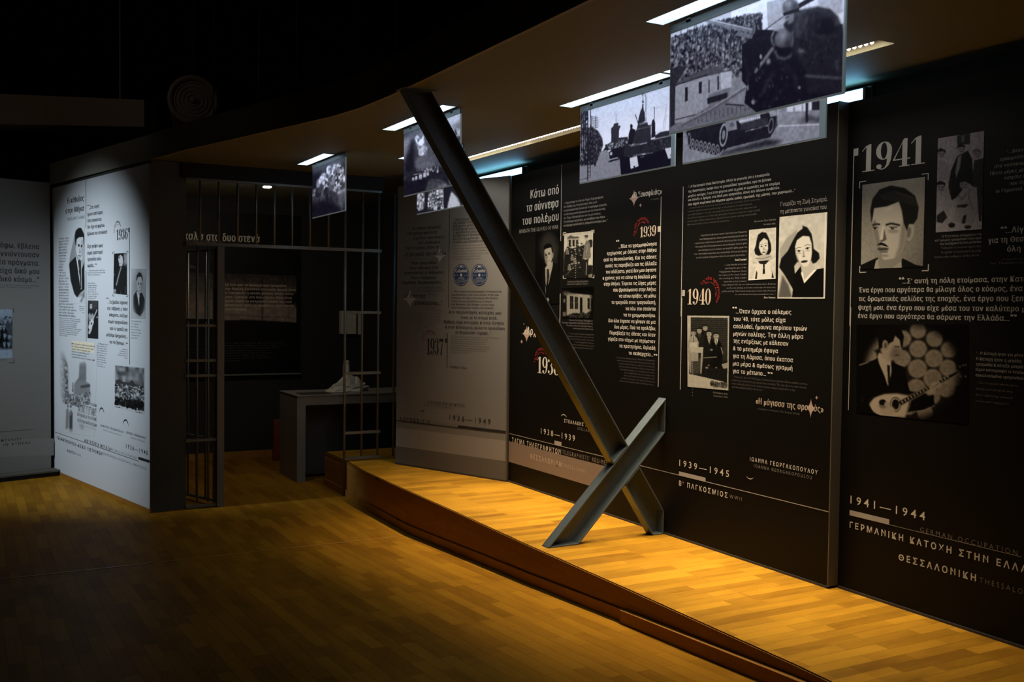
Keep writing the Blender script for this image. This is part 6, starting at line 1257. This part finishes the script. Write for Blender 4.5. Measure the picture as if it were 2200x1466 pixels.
for i in range(7): q.ell(.60, 425+i*35, 1215+i*8.5, 16, 45).ell(.14, 425+i*35, 1215+i*8.5, 11, 34).ell(.55, 425+i*35, 1215+i*8.5, 5, 15)
q.line(.55, 9, (385, 1255), (640, 1318), (690, 1260)).ell(.5, 395, 1180, 16, 60).ell(.14, 395, 1180, 10, 44)
for i in range(14): q.line(.5, 6, (1095+i*3, 1170-i*14), (1120+i*2, 1160-i*14), al=.7)
q.poly(.62, (1070, 945), (1150, 930), (1150, 975), (1080, 985)).line(.70, 4, (870, 1110), (1060, 1060)).line(.4, 5, (1130, 1000), (1130, 900))
q.noise(.05, 60); hang_print('E', q, BL)
# street with statue group on a vehicle
cD = (1220, 180, 6.666)
q = Pic(HANG['D'][1], cD, 250, 145, .86)
q.grad(lambda X, Y: .80+.22*np.clip(Y*2, 0, 1)-.1*np.clip(Y*3-1.6, 0, 1))
q.poly(.58, (160, 1200), (480, 960), (560, 960), (740, 1080), (760, 1310), (160, 1420)).poly(.20, (150, 300), (180, 320), (200, 700), (270, 760), (260, 1020), (220, 1170), (160, 1190), al=.35).dots(.05, .6, 300, 14, (155, 320), (270, 350), (275, 1000), (220, 1160), (160, 1190), seed=41)
for x in (195, 225, 255, 290, 320): q.line(.14, 12 if x < 280 else 8, (x, 290), (x, 1000), al=.8)
q.poly(.17, (270, 640), (350, 620), (430, 680), (490, 780), (505, 880), (440, 1040), (400, 1150), (220, 1170), (230, 1030), (275, 1000), soft=1).dots(.06, .45, 260, 11, (275, 640), (350, 625), (430, 690), (490, 800), (490, 900), (410, 1140), (230, 1160), seed=43)
for i in range(7): q.line(.18, 7, (330+i*3, 470+i*24), (435, 485+i*24))
q.line(.2, 10, (340, 460), (335, 640)).line(.2, 8, (400, 465), (400, 640)).line(.12, 14, (285, 300), (285, 1390)).line(.12, 9, (325, 320), (322, 1330))
for i in range(10): q.line(.14, 5, (288, 1050+i*28), (322, 1075+i*28 if i % 2 else 1030+i*28))
q.line(.15, 6, (150, 1385), (320, 1340)).line(.12, 26, (390, 1130), (390, 1180))
q.poly(.24, (620, 640), (655, 600), (655, 575), (720, 555), (725, 600), (760, 600), (735, 660), (730, 760), (740, 860), (620, 850)).line(.4, 4, (690, 420), (690, 560)).poly(.22, (500, 960), (560, 870), (620, 830), (700, 820), (740, 770), (860, 760), (870, 900), (600, 950)).dots(.1, .7, 160, 10, (540, 880), (700, 820), (850, 800), (850, 900), (560, 960), seed=44)
q.poly(.12, (590, 980), (640, 930), (800, 900), (870, 880), (860, 1080), (740, 1070), (600, 1110)).poly(.75, (605, 985), (635, 975), (635, 1020), (605, 1025)).line(.75, 12, (590, 1090), (720, 1060)).poly(.10, (560, 1120), (740, 1070), (740, 1085), (600, 1125))
q.poly(.22, (870, 870), (980, 660), (1000, 590), (1010, 560), (1140, 550), (1150, 600), (1190, 600), (1190, 840), (1130, 850)).line(.6, 9, (1010, 580), (1130, 560)).line(.5, 7, (985, 655), (1195, 610)).poly(.17, (1000, 580), (1015, 480), (1040, 390), (1060, 350), (1065, 290), (1085, 290), (1085, 370), (1105, 420), (1105, 540)).line(.2, 12, (965, 440), (1005, 560)).ell(.2, 1076, 260, 14, 20).line(.2, 8, (1075, 140), (1075, 250)).line(.22, 7, (1060, 175), (1070, 140), (1100, 135), (1118, 190), (1118, 545)).poly(.12, (860, 880), (870, 720), (895, 640), (890, 590), (910, 570), (930, 600), (925, 640), (970, 660), (960, 720), (920, 870)).poly(.14, (1195, 780), (1200, 560), (1210, 520), (1235, 500), (1250, 560), (1255, 760)).line(.14, 10, (1240, 500), (1238, 330)).line(.2, 12, (1140, 600), (1210, 590))
q.poly(.22, (1250, 740), (1330, 690), (1440, 670), (1550, 640), (1550, 760), (1250, 800)).poly(.20, (800, 930), (880, 880), (1130, 840), (1200, 800), (1530, 720), (1530, 940), (1130, 1020), (1110, 1000), (900, 1040), (800, 1040)).line(.66, 10, (900, 895), (1135, 845)).line(.62, 12, (1220, 800), (1500, 735)).line(.1, 9, (1052, 890), (1048, 965)).line(.1, 9, (1030, 930), (1072, 922)).line(.5, 5, (930, 1030), (1120, 985)).dots(.05, .4, 90, 10, (1140, 850), (1520, 770), (1520, 900), (1140, 990), seed=45)
q.poly(.06, (740, 1060), (1130, 1010), (1530, 900), (1530, 1190), (760, 1310)).poly(.82, (885, 1065), (990, 1035), (1012, 1180), (900, 1220)).poly(.80, (1390, 930), (1520, 900), (1520, 1050), (1440, 1075)).line(.15, 7, (1465, 1030), (1500, 960)).ell(.1, 950, 1190, 12, 18).line(.5, 8, (1040, 1055), (1090, 1045)).line(.5, 10, (1130, 1000), (1220, 990))
q.line(.6, 4, (1250, 360), (1420, 290)).line(.5, 4, (1360, 660), (1412, 330)).line(.5, 4, (1385, 660), (1414, 440))
q.noise(.03, 70); hang_print('D', q, BL)
# smoke column over houses
cB = (860, 220, 5.866)
q = Pic(HANG['B'][1], cB, 110, 120, .40)
q.grad(lambda X, Y: .85-.2*Y+.3*X).poly(.55, (45, 460), (180, 430), (185, 850), (50, 880), soft=3).poly(.10, (50, 760), (100, 620), (130, 470), (185, 460), (190, 760), (240, 860), (50, 930), soft=4).poly(.82, (185, 440), (260, 420), (330, 620), (310, 670), (270, 640), (230, 560), soft=3).dots(.4, .95, 120, 22, (200, 430), (270, 420), (330, 640), (260, 660), seed=51).poly(.46, (190, 700), (420, 720), (440, 800), (220, 860), (180, 800), soft=3).poly(.72, (560, 180), (790, 90), (790, 560), (690, 400), (600, 280), soft=4).poly(.50, (640, 280), (790, 230), (780, 340), (690, 340), soft=3).poly(.25, (690, 320), (720, 400), (690, 420)).line(.1, 16, (745, 425), (745, 490)).line(.1, 10, (725, 430), (725, 480))
q.poly(.16, (45, 980), (150, 900), (470, 800), (600, 860), (610, 1060), (45, 1190))
for (x, y, w_, h_) in ((150, 945, 26, 50), (185, 930, 30, 55), (235, 905, 40, 70), (290, 880, 34, 66), (335, 865, 26, 60), (460, 830, 20, 60)): q.poly(.75, (x, y+h_), (x, y+12), (x+w_/2, y), (x+w_, y+6), (x+w_, y+h_-6))
q.line(.7, 6, (160, 915), (280, 890), (360, 840)).dots(.1, .8, 60, 8, (280, 850), (480, 800), (480, 860), (300, 890), seed=52).poly(.34, (300, 1130), (370, 970), (500, 960), (620, 1060), soft=1).line(.2, 8, (370, 990), (550, 1020)).poly(.55, (470, 1060), (560, 1020), (610, 1060), (480, 1085), soft=2).poly(.09, (45, 1010), (330, 960), (300, 1130), (45, 1190), soft=2)
q.noise(.06, 40); hang_print('B', q, BL)
# ruins
q = Pic(HANG['C'][1], cB, 110, 110, .30)
q.poly(.14, (165, 1150), (880, 1000), (880, 1320), (165, 1410)).poly(.72, (170, 1210), (220, 1170), (280, 1150), (300, 1220), (290, 1330), (230, 1340), (180, 1260), soft=3).dots(.3, .9, 120, 16, (170, 1190), (290, 1150), (300, 1330), (230, 1350), seed=61).poly(.48, (360, 1130), (410, 1115), (415, 1230), (350, 1230)).poly(.55, (350, 1230), (420, 1215), (415, 1345), (360, 1350), soft=1).poly(.66, (455, 1110), (520, 1100), (520, 1200), (460, 1200)).poly(.08, (420, 1230), (540, 1210), (535, 1340), (425, 1345)).poly(.7, (480, 1250), (515, 1240), (515, 1290), (480, 1295)).line(.8, 8, (540, 1090), (535, 1330)).poly(.76, (590, 1330), (620, 1200), (645, 1120), (720, 1200), (760, 1290), (760, 1320), soft=1).dots(.2, .9, 160, 10, (350, 1100), (540, 1090), (540, 1340), (350, 1350), seed=62).line(.75, 7, (425, 1240), (425, 1340)).poly(.75, (420, 1310), (465, 1300), (465, 1340), (420, 1345))
q.noise(.05, 40); hang_print('C', q, (.82, .84, .95))
# billowing clouds
q = Pic(HANG['A'][1], c0, 110, 115, .10)
q.poly(.30, (1055, 40), (1320, -60), (1320, 40), (1060, 130), soft=5)  # grey top band: the slot light's cut-off painted into the print
cl = q.area((1110, 190), (1140, 120), (1190, 90), (1220, 60), (1250, 90), (1285, 50), (1305, 90), (1310, 300), (1260, 300), (1220, 240), (1180, 260), (1130, 260), soft=4)
q._in(cl, .55); q.dots(.25, .95, 500, 16, (1110, 190), (1190, 85), (1290, 50), (1310, 140), (1310, 330), (1240, 320), (1180, 250), (1120, 240), seed=71); q.soft(1)
q.dots(.2, .9, 120, 9, (1115, 180), (1190, 80), (1290, 50), (1305, 240), (1200, 220), seed=72).dots(.04, .45, 240, 18, (1070, 270), (1200, 240), (1310, 330), (1300, 400), (1080, 450), seed=73).poly(.45, (1260, 280), (1310, 260), (1310, 400), (1270, 390), soft=5).ell(.55, 1076, 290, 9, 16, soft=1).dots(.2, .6, 25, 8, (1065, 270), (1090, 230), (1090, 310), seed=74).poly(.05, (1060, 360), (1180, 330), (1310, 400), (1060, 470), soft=6)
q.noise(.05, 30); hang_print('A', q, BL)
